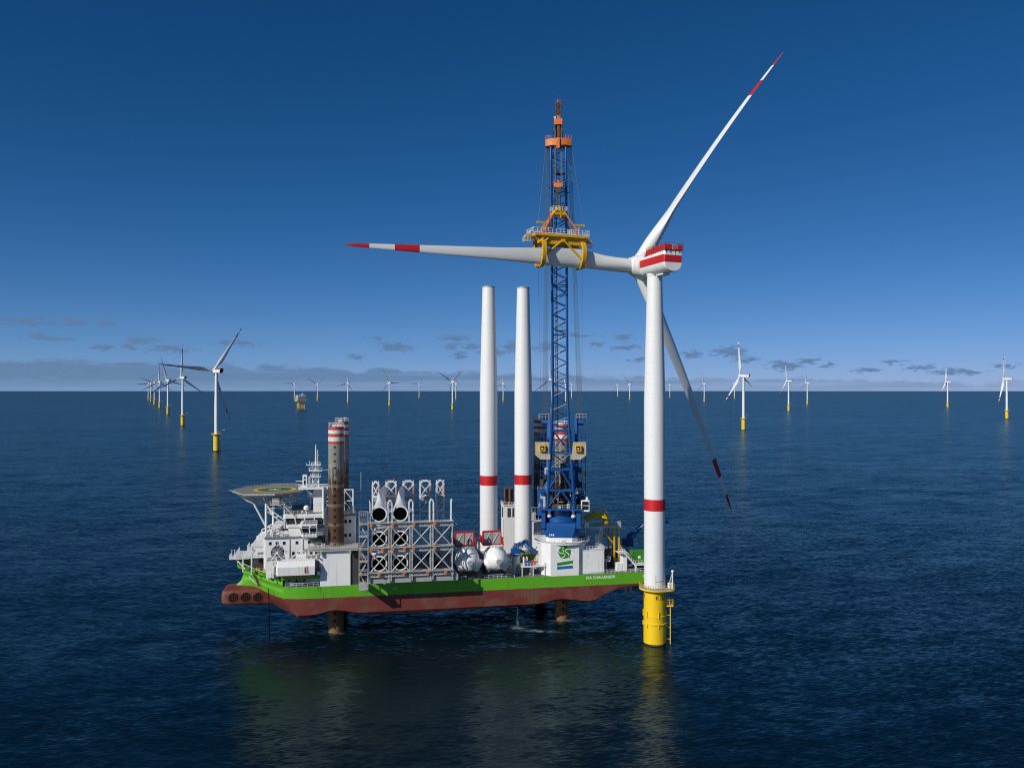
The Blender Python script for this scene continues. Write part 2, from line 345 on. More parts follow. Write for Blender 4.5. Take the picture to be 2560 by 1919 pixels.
# ------------------------------------------------------------------ sea
FOAM = [(1.7, 239.3, 3.5, 2.2, 0), (7.5, 236.5, 9, 2.0, -12), (15.6, 247.5, 4.5, 3.4, 0), (-51.7, 235.2, 4.0, 3.2, 0), (1.5, 240.5, 2, 2, 0)]
def sea_material():
    m = bpy.data.materials.new('sea_water'); m.use_nodes = True
    n, l = m.node_tree.nodes, m.node_tree.links; b = n['Principled BSDF']
    g = n.new('ShaderNodeNewGeometry')
    def noise(s, stretch, ang, d, rough=.55, off=0., dist=0.):
        mp = n.new('ShaderNodeMapping'); mp.vector_type = 'TEXTURE'
        mp.inputs['Rotation'].default_value = (0, 0, R(ang)); mp.inputs['Scale'].default_value = (stretch, 1, 1)
        mp.inputs['Location'].default_value = (off, off, 0)
        l.new(g.outputs['Position'], mp.inputs[0])
        z = n.new('ShaderNodeTexNoise'); z.inputs['Scale'].default_value = s; z.inputs['Detail'].default_value = d
        z.inputs['Roughness'].default_value = rough; z.inputs['Distortion'].default_value = dist
        l.new(mp.outputs[0], z.inputs['Vector']); return z.outputs['Fac']
    def mth(op, a, b_=None, c=None, cl=False):
        q = n.new('ShaderNodeMath'); q.operation = op; q.use_clamp = cl
        for i, x in enumerate((a, b_, c)):
            if x is None: continue
            if isinstance(x, (int, float)): q.inputs[i].default_value = x
            else: l.new(x, q.inputs[i])
        return q.outputs[0]
    def slope(s, stretch, ang, d, rough=.55, off=0.):
        mp = n.new('ShaderNodeMapping'); mp.vector_type = 'TEXTURE'
        mp.inputs['Rotation'].default_value = (0, 0, R(ang)); mp.inputs['Scale'].default_value = (stretch, 1, 1)
        mp.inputs['Location'].default_value = (off, off, 0)
        l.new(g.outputs['Position'], mp.inputs[0])
        z = n.new('ShaderNodeTexNoise'); z.inputs['Scale'].default_value = s; z.inputs['Detail'].default_value = d
        z.inputs['Roughness'].default_value = rough
        l.new(mp.outputs[0], z.inputs['Vector'])
        v = n.new('ShaderNodeVectorMath'); v.operation = 'SUBTRACT'; l.new(z.outputs['Color'], v.inputs[0]); v.inputs[1].default_value = (.5, .5, .5)
        return v.outputs[0]
    def vscale(v, k):
        q = n.new('ShaderNodeVectorMath'); q.operation = 'SCALE'; l.new(v, q.inputs[0])
        if isinstance(k, (int, float)): q.inputs['Scale'].default_value = k
        else: l.new(k, q.inputs['Scale'])
        return q.outputs[0]
    def vadd(a, b_):
        q = n.new('ShaderNodeVectorMath'); q.operation = 'ADD'; l.new(a, q.inputs[0]); l.new(b_, q.inputs[1]); return q.outputs[0]
    gust = noise(.0045, 3.0, 15, 5, .62, 50.)                     # wind patches: rougher and calmer water
    gust = mth('MULTIPLY_ADD', mth('SUBTRACT', gust, .5), 3.2, 1.0)
    v = vscale(slope(.045, 2.2, 20, 1, .5, 3.), .12)              # low swell
    v = vadd(v, vscale(slope(.24, 3.6, 16, 2, .5, 17.), .17)); v = vadd(v, vscale(slope(.42, 4.0, -14, 2, .5, 37.), .18))    # wind sea
    v = vadd(v, vscale(slope(1.75, 3.8, 14, 4, .60, 71.), mth('MULTIPLY', gust, .66)))   # chop
    ml = n.new('ShaderNodeVectorMath'); ml.operation = 'MULTIPLY_ADD'; l.new(v, ml.inputs[0]); ml.inputs[1].default_value = (1, 1, 0); ml.inputs[2].default_value = (0, 0, 1)
    nn = n.new('ShaderNodeVectorMath'); nn.operation = 'NORMALIZE'; l.new(ml.outputs[0], nn.inputs[0])
    gl = n.new('ShaderNodeBsdfGlossy'); gl.inputs['Roughness'].default_value = .22; gl.inputs['Color'].default_value = (.71, .93, .95, 1); l.new(nn.outputs[0], gl.inputs['Normal'])
    df = n.new('ShaderNodeBsdfDiffuse'); df.inputs['Color'].default_value = (.0008, .0062, .0105, 1)   # light scattered back out of the deep water
    fr = n.new('ShaderNodeFresnel'); fr.inputs['IOR'].default_value = 1.333; l.new(nn.outputs[0], fr.inputs['Normal'])
    # a rough sea never mirrors fully at grazing angles: crests hide the flat facets
    f2 = mth('DIVIDE', fr.outputs[0], mth('MULTIPLY_ADD', fr.outputs[0], 1.0, 1.0))
    mx = n.new('ShaderNodeMixShader'); l.new(f2, mx.inputs[0]); l.new(df.outputs[0], mx.inputs[1]); l.new(gl.outputs[0], mx.inputs[2])
    # foam round the ship's port legs and where its cooling water falls in
    fm = None
    for (fx, fy, sx, sy, k) in FOAM:
        ms = n.new('ShaderNodeMapping'); ms.vector_type = 'TEXTURE'; ms.inputs['Location'].default_value = (fx, fy, 0); ms.inputs['Scale'].default_value = (sx, sy, 1); ms.inputs['Rotation'].default_value = (0, 0, R(k))
        l.new(g.outputs['Position'], ms.inputs[0]); ln = n.new('ShaderNodeVectorMath'); ln.operation = 'LENGTH'; l.new(ms.outputs[0], ln.inputs[0])
        w_ = mth('SUBTRACT', 1.0, ln.outputs['Value'], cl=True); fm = w_ if fm is None else mth('MAXIMUM', fm, w_)
    fn = mth('SUBTRACT', noise(.55, 1.8, 0, 6, .72, 9.), .50)
    fk = mth('MULTIPLY', mth('MULTIPLY', mth('ADD', fn, mth('MULTIPLY', fm, .12)), 6., cl=True), mth('MULTIPLY', fm, 1.5, cl=True), cl=True)
    fd = n.new('ShaderNodeBsdfDiffuse'); fd.inputs['Color'].default_value = (.16, .21, .23, 1)
    m2 = n.new('ShaderNodeMixShader'); l.new(fk, m2.inputs[0]); l.new(mx.outputs[0], m2.inputs[1]); l.new(fd.outputs[0], m2.inputs[2])
    l.new(m2.outputs[0], n['Material Output'].inputs[0]); n.remove(b)
    return m
def build_sea():
    mb = MB(); n = 128
    radii = [0, 60, 150, 400, 1000, 3000, 10000, 30000, 120000]
    vs = [(0, 0, 0)]; fs = []
    for r in radii[1:]: vs += [(r * math.cos(2 * math.pi * i / n), 230 + r * math.sin(2 * math.pi * i / n), 0) for i in range(n)]
    vs[0] = (0, 230, 0)
    for i in range(n): fs.append((0, 1 + i, 1 + (i + 1) % n))
    for k in range(len(radii) - 2):
        for i in range(n):
            a = 1 + k * n; c = a + n
            fs.append((a + i, c + i, c + (i + 1) % n, a + (i + 1) % n))
    mb.add(vs, fs)
    o = mb.build('sea', sea_material()); o['kind'] = 'structure'
build_sea()

# ------------------------------------------------------------------ turbine pieces
def smooth(a, b, x):
    t = min(1, max(0, (x - a) / (b - a))); return t * t * (3 - 2 * t)
def interp(tab, x):
    for (a, fa), (b, fb) in zip(tab, tab[1:]):
        if x <= b: return fa + (fb - fa) * (x - a) / (b - a)
    return tab[-1][1]
def blade_mesh(name, L, root, cmax, pre, sweep, nst, npt, mats, tip_from=.925, band=(.765, .845), smo=50):
    """blade along +Z from its root, trailing edge towards +X, upwind side towards +Y"""
    ch = [(0, root), (.03, root), (.10, root * 1.06), (.17, cmax * .95), (.22, cmax), (.28, cmax * .96), (.5, cmax * .62), (.75, cmax * .38), (.92, cmax * .22), (.975, cmax * .15), (1, cmax * .02)]
    th = [(0, 1), (.03, 1), (.12, .70), (.22, .46), (.35, .37), (.5, .31), (.75, .25), (1, .18)]
    ts = sorted(set([i / nst for i in range(nst + 1)] + [.02, .04, .96, .985, tip_from, band[0], band[1]]))
    rings = []; 
    for t in ts:
        b = smooth(.03, .22, t); c = interp(ch, t); k = interp(th, t); tw = R(-18 * (1 - smooth(.10, .80, t))) * b
        ring = []
        for i in range(npt):
            ph = 2 * math.pi * i / npt
            cx_, cy_ = root / 2 * math.cos(ph), root / 2 * math.sin(ph)
            xx = .5 * (1 + math.cos(ph)); s = 1 - xx               # s measured from the leading edge... xx=1 at the trailing edge
            q = xx
            yt = 5 * k * (.2969 * math.sqrt(q) - .126 * q - .3516 * q * q + .2843 * q ** 3 - .1036 * q ** 4) * c
            ax_, ay_ = (xx - .34) * c, (yt if math.sin(ph) >= 0 else -yt * .75)
            x, y = cx_ * (1 - b) + ax_ * b, cy_ * (1 - b) + ay_ * b
            x, y = x * math.cos(tw) - y * math.sin(tw), x * math.sin(tw) + y * math.cos(tw)
            ring.append((x + sweep * t * t, y + pre * t * t, t * L))
        rings.append(ring)
    mb = MB()
    for k in range(len(rings) - 1):
        tm = (ts[k] + ts[k + 1]) / 2
        mb.mi = 1 if (tm > tip_from or band[0] < tm < band[1]) else 0
        mb.loft([rings[k], rings[k + 1]], cap=False)
    mb.mi = 0; mb.add(rings[0], [tuple(reversed(range(npt)))]); mb.add(rings[-1], [tuple(range(npt))], 1)
    me = mb.mesh(name, mats, smo)
    import bmesh
    bm = bmesh.new(); bm.from_mesh(me); bmesh.ops.remove_doubles(bm, verts=bm.verts, dist=1e-4)
    bmesh.ops.recalc_face_normals(bm, faces=bm.faces); bm.to_mesh(me); bm.free()
    me.polygons.foreach_set('use_smooth', [True] * len(me.polygons)); me.set_sharp_from_angle(angle=R(smo))
    return me
def rotor_basis(tilt):
    a = Vector((0, math.cos(tilt), math.sin(tilt))); right = Vector((1, 0, 0)); up = right.cross(a)
    return a, right, up
def blade_matrix(theta, pitch, over, hub_z, tilt, cone, r0):
    """theta clockwise from straight up as seen from behind the rotor"""
    a, right, up = rotor_basis(tilt)
    d0 = math.sin(theta) * right + math.cos(theta) * up
    d = math.cos(cone) * d0 + math.sin(cone) * a
    te0 = math.cos(theta) * right - math.sin(theta) * up
    te = math.cos(pitch) * te0 - math.sin(pitch) * a
    te = (te - te.dot(d) * d).normalized()
    y = d.cross(te)
    hub = Vector((0, 0, hub_z)) + over * a
    m = Matrix((te, y, d)).transposed().to_4x4(); m.translation = hub + d * r0
    return m

# ------------------------------------------------------------------ the turbine in front
def nacelle_mesh(mb, z0, y0, y1, rows, rear=.88):
    """rounded housing along Y; rows: (height, half width) from the top down; rows 1-2 carry the red stripe"""
    def ring(y, k, dz=0.):
        zc = sum(z for z, w in rows) / len(rows)
        return [(w * k, y, z0 + zc + (z - zc) * (1 - (1 - k) * .55) + dz) for z, w in rows] + [(-w * k, y, z0 + zc + (z - zc) * (1 - (1 - k) * .55) + dz) for z, w in reversed(rows)]
    rings = [ring(y1, 1), ring(y0 + .9, 1), ring(y0 + .35, .97), ring(y0, rear)]
    n = len(rings[0]); m = len(rows)
    for a, b in zip(rings, rings[1:]):
        for j in range(n):
            k = (j + 1) % n
            red = (j == 1) or (j == n - 3)
            mb.add([a[j], a[k], b[k], b[j]], [(0, 3, 2, 1)], 1 if red else 0)
    for r, flip in ((rings[-1], True), (rings[0], False)):
        for i in range(m - 1):
            q = [r[i], r[i + 1], r[n - 2 - i], r[n - 1 - i]]
            mb.add(q, [(0, 3, 2, 1) if flip else (0, 1, 2, 3)], 1 if i == 1 else 0)
def weld(o, smo=35):
    import bmesh
    bm = bmesh.new(); bm.from_mesh(o.data); bmesh.ops.remove_doubles(bm, verts=bm.verts, dist=1e-3)
    bmesh.ops.recalc_face_normals(bm, faces=bm.faces); bm.to_mesh(o.data); bm.free()
    o.data.polygons.foreach_set('use_smooth', [True] * len(o.data.polygons)); o.data.set_sharp_from_angle(angle=R(smo))

TX, TY, YAW = 39.9, 225.0, R(20.77)
t = thing('wind_turbine', 'big white turbine on yellow foundation beside the ship, its level blade held by yoke', 'wind turbine', (TX, TY, 0), YAW)
CAMA = R(239.2)                                              # side of the tower turned to the viewer (local angle)
mb = MB()
mb.lathe([(3.08, -6), (3.09, .45)], n=48, cap=False, mi=1); mb.lathe([(3.08, .45), (3.08, 5.7), (3.28, 5.75), (3.28, 6.05), (3.06, 6.1), (3.06, 7.7), (3.16, 7.75), (3.16, 8.15), (3.02, 8.2), (3.02, 15.3)], n=48)
for k in range(6):
    a = R(60 * k + 20); c, s_ = math.cos(a), math.sin(a)
    mb.tube((3.25 * c, 3.25 * s_, 4.9), (3.25 * c, 3.25 * s_, 6.2), .12, n=6); mb.tube((3.2 * c, 3.2 * s_, 7.6), (3.2 * c, 3.2 * s_, 9.4), .12, n=6)
fo = mb.build('foundation', ['yellow', 'weed'], t)
for base, txt in ((37, 'K07'), (-92, 'K07')):
    for i, ch in enumerate(txt):
        a = CAMA + R(base + (i - 1) * 23)
        o = lettering(ch, 1.75, 'text_dark', 'letter', fo, .01, .012)
        nrm = Vector((math.cos(a), math.sin(a), 0)); tg = Vector((-math.sin(a), math.cos(a), 0))
        mm = Matrix((tg, Vector((0, 0, 1)), nrm)).transposed().to_4x4(); mm.translation = nrm * 3.08 + Vector((0, 0, 13.3)); o.matrix_local = mm
# boat landing on the lee side
ra = CAMA + R(98); rn = Vector((math.cos(ra), math.sin(ra), 0)); rt = Vector((-math.sin(ra), math.cos(ra), 0))
mb = MB()
for s_ in (-.55, .55):
    b = rn * 4.3 + rt * s_; mb.tube(b + Vector((0, 0, -3)), b + Vector((0, 0, 10.4)), .13, n=8)
for z in (1.4, 4.6, 8.0):
    for s_ in (-.55, .55): mb.tube(rn * 3 + rt * s_ + Vector((0, 0, z)), rn * 4.3 + rt * s_ + Vector((0, 0, z)), .10, n=6)
z = -1.
while z < 10.4: mb.tube(rn * 4.2 + rt * -.3 + Vector((0, 0, z)), rn * 4.2 + rt * .3 + Vector((0, 0, z)), .04, n=4); z += .5
for z in (10.5,):
    q = [rn * 2.95 + rt * -1, rn * 5.0 + rt * -1, rn * 5.0 + rt * 1, rn * 2.95 + rt * 1]
    mb.prism([(p.x, p.y) for p in q], z, z + .35)
    mb.rail([p + Vector((0, 0, z + .35)) for p in (q[0], q[1], q[2], q[3])], h=1.6, step=.9, r=.07)
mb.build('boat_landing', 'yellow', t)
# platform ring, drawn out to the lee side for the davit
mb = MB(); N = 40; ring = []
for i in range(N):
    a = 2 * math.pi * i / N; d = abs((a - (CAMA + R(75)) + math.pi) % (2 * math.pi) - math.pi)
    r = 4.35 + 1.5 * math.exp(-(d / .38) ** 2); ring.append((r * math.cos(a), r * math.sin(a)))
inner = [(3.0 * math.cos(2 * math.pi * i / N), 3.0 * math.sin(2 * math.pi * i / N)) for i in range(N)]
for za, zb, mi in ((15.3, 15.75, 0), (15.75, 15.8, 1)):
    mb.loft([[(x, y, za) for x, y in inner], [(x, y, za) for x, y in ring], [(x, y, zb) for x, y in ring], [(x, y, zb) for x, y in inner]], cap=False, mi=mi)
pf = mb.build('service_platform', ['yellow', 'grey'], t)
mb = MB(); mb.rail([(x * .985, y * .985, 15.8) for x, y in ring], h=1.15, step=1.2, r=.055, closed=True)
mb.build('railing', 'yellow', pf)
mb = MB(); da = CAMA + R(78); dn = Vector((math.cos(da), math.sin(da), 0))
mb.tube(dn * 5.0 + Vector((0, 0, 15.8)), dn * 5.0 + Vector((0, 0, 20.4)), .22, .16, n=10); mb.ball(dn * 5.0 + Vector((0, 0, 20.5)), .42, n=10)
mb.tube(dn * 5.0 + Vector((0, 0, 20.2)), dn * 4.5 + rt * 1.8 + Vector((0, 0, 17.0)), .12, n=8)
mb.box(dn.x * 4.2 - .4, dn.x * 4.2 + .4, dn.y * 4.2 - .4, dn.y * 4.2 + .4, 15.8, 17.3)
mb.build('davit_crane', 'ship_white', t)
# tower with red band
mb = MB()
prof = [(2.97, 15.8), (3.05, 15.85), (3.05, 16.1), (2.95, 16.15), (2.95, 37.2), (2.95, 40.4), (2.95, 68.2), (2.86, 72.0), (2.10, 102.4)]
for a, b in zip(prof, prof[1:]):
    mb.lathe([a, b], n=64, cap=False, mi=1 if a[1] == 37.2 else 0)
mb.lathe([(0.01, 102.4), (2.10, 102.4)], n=64, cap=False)
tw = mb.build('tower', ['tower_white', 'red'], t); weld(tw, 25)
for z in (42., 68.2):
    mb = MB(); mb.lathe([(2.955, z), (2.975, z + .03), (2.975, z + .09), (2.955, z + .12)], n=64, cap=False)
    mb.build('flange', 'tower_white', tw)
mb = MB(); a = CAMA + R(6); mb.tube((3.0 * math.cos(a), 3.0 * math.sin(a), 17.2), (3.0 * math.cos(a), 3.0 * math.sin(a), 19.6), .05, n=5)
for k in range(8):
    a2 = CAMA + R(6 + 6 * k); a3 = CAMA + R(12 + 6 * k); mb.tube((3.0 * math.cos(a2), 3.0 * math.sin(a2), 17.9), (3.0 * math.cos(a3), 3.0 * math.sin(a3), 17.9), .05, n=5)
mb.build('cable_clip', 'dark', tw)
# nacelle
HZ, TILT, OVER = 105.88, R(4.96), 9.66
rows = [(2.5, 2.60), (1.25, 2.92), (-.85, 2.92), (-1.8, 2.75), (-2.6, 2.2), (-3.1, 1.35), (-3.3, .5)]
mb = MB(); nacelle_mesh(mb, HZ, -9.7, 3.2, rows)
na = mb.build('nacelle', ['white', 'red'], t); weld(na, 30)
mb = MB(); mb.T = Matrix.Translation((0, 3.2, HZ + .1)) @ Matrix.Rotation(R(-90) + TILT, 4, 'X')
mb.lathe([(2.9, -.1), (3.42, 0), (3.45, .15), (3.45, 2.6), (3.3, 2.9), (2.6, 3.0)], n=56)
mb.build('generator', 'white', na)
mb = MB(); mb.lathe([(2.12, 102.35), (2.2, 102.4), (2.2, 103.0), (2.0, 103.2)], n=48); mb.bbox(-1.2, 1.2, -6.0, -2.6, 102.2, 102.9, .15)
mb.build('yaw_bearing', 'white', na)
mb = MB(); z = HZ + 2.5                                          # hoist deck with red panels
mb.box(-2.7, 2.7, -9.95, .2, z, z + .1, 0)
for x in (-2.75, 2.75):
    mb.loft([[(x - .03, -9.95, z), (x + .03, -9.95, z), (x + .03, -9.95, z + 1.35), (x - .03, -9.95, z + 1.35)], [(x - .03, .9, z - .6), (x + .03, .9, z - .6), (x + .03, -.3, z + 1.2), (x - .03, -.3, z + 1.2)]], mi=0)
    for k in range(9):
        y = -9.9 + k * 1.18; mb.box(x * 1.012 - .06, x * 1.012 + .06, y - .07, y + .07, z - .45, z + 1.75, 1)
    mb.tube((x, -9.95, z + 1.72), (x, -.4, z + 1.72), .06, n=5, mi=0)
mb.box(-2.75, -.6, -10.0, -9.94, z, z + 1.35, 0); mb.box(1.2, 2.75, -10.0, -9.94, z, z + 1.35, 0)
for k in range(5): x = -2.7 + k * 1.35; mb.box(x - .06, x + .06, -10.05, -9.93, z - .5, z + 1.75, 1)
mb.tube((-2.75, -9.97, z + 1.72), (2.75, -9.97, z + 1.72), .06, n=5, mi=0)
mb.build('hoist_deck', ['red', 'brown'], na)
mb = MB(); mb.bbox(-1.9, .3, -1.6, .4, z - .1, z + 1.5, .1, 0); mb.bbox(.6, 2.0, -5.2, -2.2, z + .1, z + 1.3, .1, 1); mb.bbox(-1.9, -.4, -6., -4.2, z + .1, z + 1.0, .1, 1)
mb.tube((-2.4, 0.3, z + .6), (-4.4, .9, z + .75), .07, n=6, mi=1); mb.tube((.2, .2, z + 1.4), (.2, .2, z + 3.0), .05, n=5, mi=1)
mb.build('cooler', ['dark', 'white'], na)
mb = MB(); mb.path([(-1.6, -9.62, HZ + 1.5), (-1.2, -9.72, HZ + 2.1), (-.4, -9.75, HZ + 2.35), (.5, -9.75, HZ + 2.3)], .09, n=6); mb.tube((.5, -9.72, HZ + 2.4), (.5, -9.72, HZ + 1.2), .09, n=6)
mb.build('hose', 'white', na)
# hub
mb = MB(); aa, _, _ = rotor_basis(TILT); hc = Vector((0, 0, HZ)) + OVER * aa
mb.T = Matrix.Translation(hc) @ Matrix.Rotation(R(-90) + TILT, 4, 'X')
mb.lathe([(2.7, -3.7), (3.05, -3.1), (3.1, -1.5), (3.05, 1.0), (2.6, 2.4), (1.7, 3.4), (.6, 3.9)], n=48)
hub = mb.build('hub', 'white', t)
BM = blade_mesh('rotor_blade', 81.2, 4.1, 5.35, 6.0, 0.0, 48, 28, ['blade_white', 'red'])
for th, pi_, cone_ in ((270.65, 0, -2.9), (391.6, 88, 1.4), (511.4, 16, -2.6)):
    o = bpy.data.objects.new('blade', BM); COL.objects.link(o); o.parent = t
    o.matrix_local = blade_matrix(R(th), R(pi_), OVER, HZ, TILT, R(cone_), 2.7)
    mb = MB(); mb.lathe([(2.16, -.25), (2.24, -.15), (2.24, .12), (2.08, .2)], n=40)
    mb.build('root_collar', 'white', o)

# ------------------------------------------------------------------ the older wind farm behind: smaller turbines
def far_template():
    t = thing('wind_turbine', '', 'wind turbine')
    mb = MB(); mb.lathe([(3.35, -6), (3.35, 1.4)], n=24, mi=1); mb.lathe([(3.35, 1.4), (3.35, 19.6)], n=24, mi=0)
    for s_ in (-.6, .6): mb.tube((4.3, s_ - 1, -2), (4.3, s_ - 1, 12), .18, n=6, mi=0)
    for z in (3, 8, 12): mb.tube((3, -1, z), (4.4, -1, z), .16, n=6, mi=0)
    mb.build('foundation', ['far_yellow', 'dark'], t)
    mb = MB(); mb.lathe([(3.3, 19.2), (5.6, 19.7), (5.7, 20.3), (2.4, 20.35)], n=24)
    mb.rail([(5.5 * math.cos(2 * math.pi * k / 16), 5.5 * math.sin(2 * math.pi * k / 16), 20.3) for k in range(16)], h=1.1, step=3, r=.07, closed=True)
    mb.build('service_platform', 'far_yellow', t)
    mb = MB(); mb.tube((4.3, -1.8, 20.3), (4.3, -1.8, 23.6), .28, n=8); mb.bbox(3.6, 5.0, -2.5, -1.2, 23.4, 24.6, .15); mb.tube((4.3, -1.8, 24.4), (8.6, -4.5, 25.2), .22, n=6)
    mb.build('davit_crane', 'white', t)
    mb = MB(); mb.lathe([(2.3, 20.3), (2.25, 50), (1.55, 90.4)], n=28, cap=True)
    mb.build('tower', 'tower_white', t)
    mb = MB(); hz = 92.6
    sec = [(1.9, 2.15), (1.75, 2.25), (-1.75, 2.25), (-2.1, 1.9)]
    def rg(y, k, d=0.): return [(w * k, y + (d if z < 0 else 0), hz + z * k) for z, w in sec] + [(-w * k, y + (d if z < 0 else 0), hz + z * k) for z, w in reversed(sec)]
    mb.loft([rg(4.2, .95), rg(3.8, 1), rg(-10.6, 1, .9), rg(-10.9, .95, .9)], cap=False)
    for rr in (rg(4.2, .95), rg(-10.9, .95, .9)): mb.add(rr, [tuple(range(8))], 1 if rr[0][1] < 0 else 0)
    na = mb.build('nacelle', ['white', 'dark'], t); weld(na, 30)
    mb = MB(); mb.box(-2.3, 2.3, -11.2, -4.6, hz + 1.92, hz + 2.05, 0)
    for x in (-2.25, 2.25): mb.box(x - .05, x + .05, -11.2, -4.6, hz + 2.0, hz + 3.1, 0)
    mb.box(-2.25, 2.25, -11.2, -11.1, hz + .6, hz + 3.1, 0)
    mb.build('hoist_deck', 'red', na)
    mb = MB(); aa, _, _ = rotor_basis(R(5)); hc = Vector((0, 0, hz)) + 6.2 * aa
    mb.T = Matrix.Translation(hc) @ Matrix.Rotation(R(-85), 4, 'X')
    mb.lathe([(1.5, -2.1), (1.9, -1.5), (1.95, .6), (1.5, 2.2), (.9, 3.4), (.25, 3.9)], n=24)
    mb.build('hub', 'white', t)
    return t
FB = blade_mesh('far_rotor_blade', 62.5, 2.6, 4.8, 2.2, 0., 26, 22, ['blade_white', 'red'])
FAR = [  # tower x, hub y, waterline y (pixels of the photo, used for bearing and range only), rotor position in degrees, label
 (541, 927.6, 1128.6, 35, 'nearest and tallest turbine of the receding row at the left'),
 (456.5, 944, 1064, 1.7, 'second turbine of the receding row at the left, one blade straight up'),
 (419.6, 950, 1035.7, -15.5, 'third nearest turbine of the receding row at the left'),
 (399, 954.3, 1020, 1, 'fourth nearest turbine of the receding row at the left'),
 (386, 956.4, 1011.7, 48, 'fifth turbine in the left row, the third one from its far end'),
 (377, 958.4, 1004, 25, 'second farthest turbine of the receding row at the left'),
 (370.8, 959.8, 1000, 30, 'farthest and leftmost turbine at the end of the left row'),
 (736.2, 960, 996.6, 38, 'distant turbine standing just behind the offshore substation'),
 (793.6, 959, 1000.7, 54.8, 'distant turbine with two raised blades, first one right of the offshore substation'),
 (869.5, 958, 1006.5, 13, 'distant turbine with one blade straight up, above the red-topped front legs of the ship'),
 (973.3, 956.2, 1013.6, -28, 'distant turbine with one blade level to the right, above the blade racks'),
 (1047.9, 961, 994.9, 32, 'tiny far turbine above the blade rack, smallest between two larger neighbours'),
 (1131.3, 953.6, 1024, 56, 'larger distant turbine with two raised blades left of the standing tower sections'),
 (1139.7, 960, 998.3, 20, 'tiny far turbine partly hidden just right of a larger one with raised blades'),
 (1258, 958.7, 1002.5, 4, 'distant turbine seen in the gap between the two standing tower sections'),
 (1380, 948.8, 1040.8, 0, 'distant turbine hidden partly behind the left edge of the blue crane boom'),
 (1414.3, 956.8, 1007.6, 5, 'far turbine seen through the lattice of the blue crane boom'),
 (1429, 961, 995, 5, 'tiny far turbine just right of the blue crane boom, by the wire ropes'),
 (1544, 962, 991, -15, 'leftmost and smallest of the far turbines between the crane boom and the big tower'),
 (1574.2, 959.7, 999.4, 71, 'far turbine just left of the big tower, next to a smaller one'),
 (1674.6, 961.7, 993, 0, 'tiny far turbine between the big tower and its lowered blade'),
 (1760.7, 958.6, 1004, -8, 'far turbine just right of the lowered dark blade of the big turbine'),
 (1836, 960.6, 995.8, 0, 'tiny far turbine half hidden behind a blade of the nearest right-hand turbine'),
 (1858.7, 939.5, 1075.2, -15, 'nearest turbine on the right side, red-banded blades lit white, one blade straight up'),
 (1971.5, 952, 1027.7, -16, 'distant turbine first to the right of the nearest right-hand turbine'),
 (2018.2, 956.6, 1010.4, -5, 'smaller distant turbine of the close pair right of the nearest right-hand turbine'),
 (2369, 954.4, 1018, -10, 'distant turbine alone far right, left neighbour of the one at the picture edge'),
 (2517, 946.7, 1047, -32, 'rightmost turbine, standing at the right edge of the picture'),
]
tmpl = far_template()
for i, (px, hy, by, th, lab) in enumerate(FAR):
    Y = 70.6 * 2011 / (by - 976.0); X = (px - 1280) / 2011 * Y
    s_ = (70.6 + (976 - hy) * Y / 2011) / 92.6
    o = tmpl if i == 0 else copy_tree(tmpl)
    tag(o, lab, 'wind turbine', 'smaller turbines of the wind farm behind')
    o.location = (X, Y, 0); o.scale = (s_,) * 3; o.rotation_euler = (0, 0, R(52 + random.uniform(-3, 3)))
    FAR[i] = (o, th, {23: 86, 26: 70, 27: 72, 24: 40}.get(i, 6))
for o, th, pt in FAR:
    for k in range(3):
        b = bpy.data.objects.new('blade', FB); COL.objects.link(b); b.parent = o
        b.matrix_local = blade_matrix(R(th + 120 * k), R(pt), 6.2, 92.6, R(5), R(2), 1.6)
# offshore substation
Y = 70.6 * 2011 / (1021.7 - 976); X = (752 - 1280) / 2011 * Y; k_ = Y / 2011
t = thing('offshore_substation', 'grey and white offshore substation on a yellow four-legged jacket near the horizon', 'substation', (X, Y, 0), R(33))
t.scale = (1.2, 1.2, 1.2)
for x in (-8 , 8):
    for y in (-9, 9):
        mb = MB(); mb.tube((x * 1.1, y * 1.1, -6), (x, y, 25), 1.1, n=10); mb.build('jacket_leg', 'far_yellow', t)
mb = MB(); st = [[(-8.6, -9.6, 2), (8.6, -9.6, 2), (8.6, 9.6, 2), (-8.6, 9.6, 2)], [(-8.2, -9.2, 13), (8.2, -9.2, 13), (8.2, 9.2, 13), (-8.2, 9.2, 13)], [(-8, -9, 24), (8, -9, 24), (8, 9, 24), (-8, 9, 24)]]
mb.lattice(st, .5, .55, mode='X'); mb.tube((0, -9.2, -4), (0, -9.2, 24), .7, n=8); mb.build('jacket_bracing', 'far_yellow', t)
mb = MB(); mb.bbox(-16, 16, -13, 13, 24, 29, .5, 0); mb.box(-17, 17, -14, 14, 29, 29.6, 1); mb.bbox(-14, 15, -12, 12, 29.6, 37, .6, 2); mb.box(-15, 16, -13, 13, 37, 37.5, 1)
mb.bbox(-14, -4, -11, 10, 37.5, 44, .8, 0); mb.bbox(-2, 14, -11, 11, 37.5, 45, .6, 2); mb.bbox(2, 9, -9, 2, 45, 48, .4, 0)  # right-hand block in darker grey: shade put into its colour
mb.build('topside', ['steel', 'steel', 'grey'], t)
mb = MB(); mb.tube((8, 5, 45), (8, 5, 52), .6, n=8); mb.tube((8, 5, 51), (2, -6, 56), .5, n=6); mb.build('deck_crane', 'ship_white', t)
mb = MB(); mb.rail([(-17, -14, 29.6), (17, -14, 29.6), (17, 14, 29.6), (-17, 14, 29.6)], h=1.5, step=3, r=.12, closed=True); mb.build('railing', 'ship_white', t)

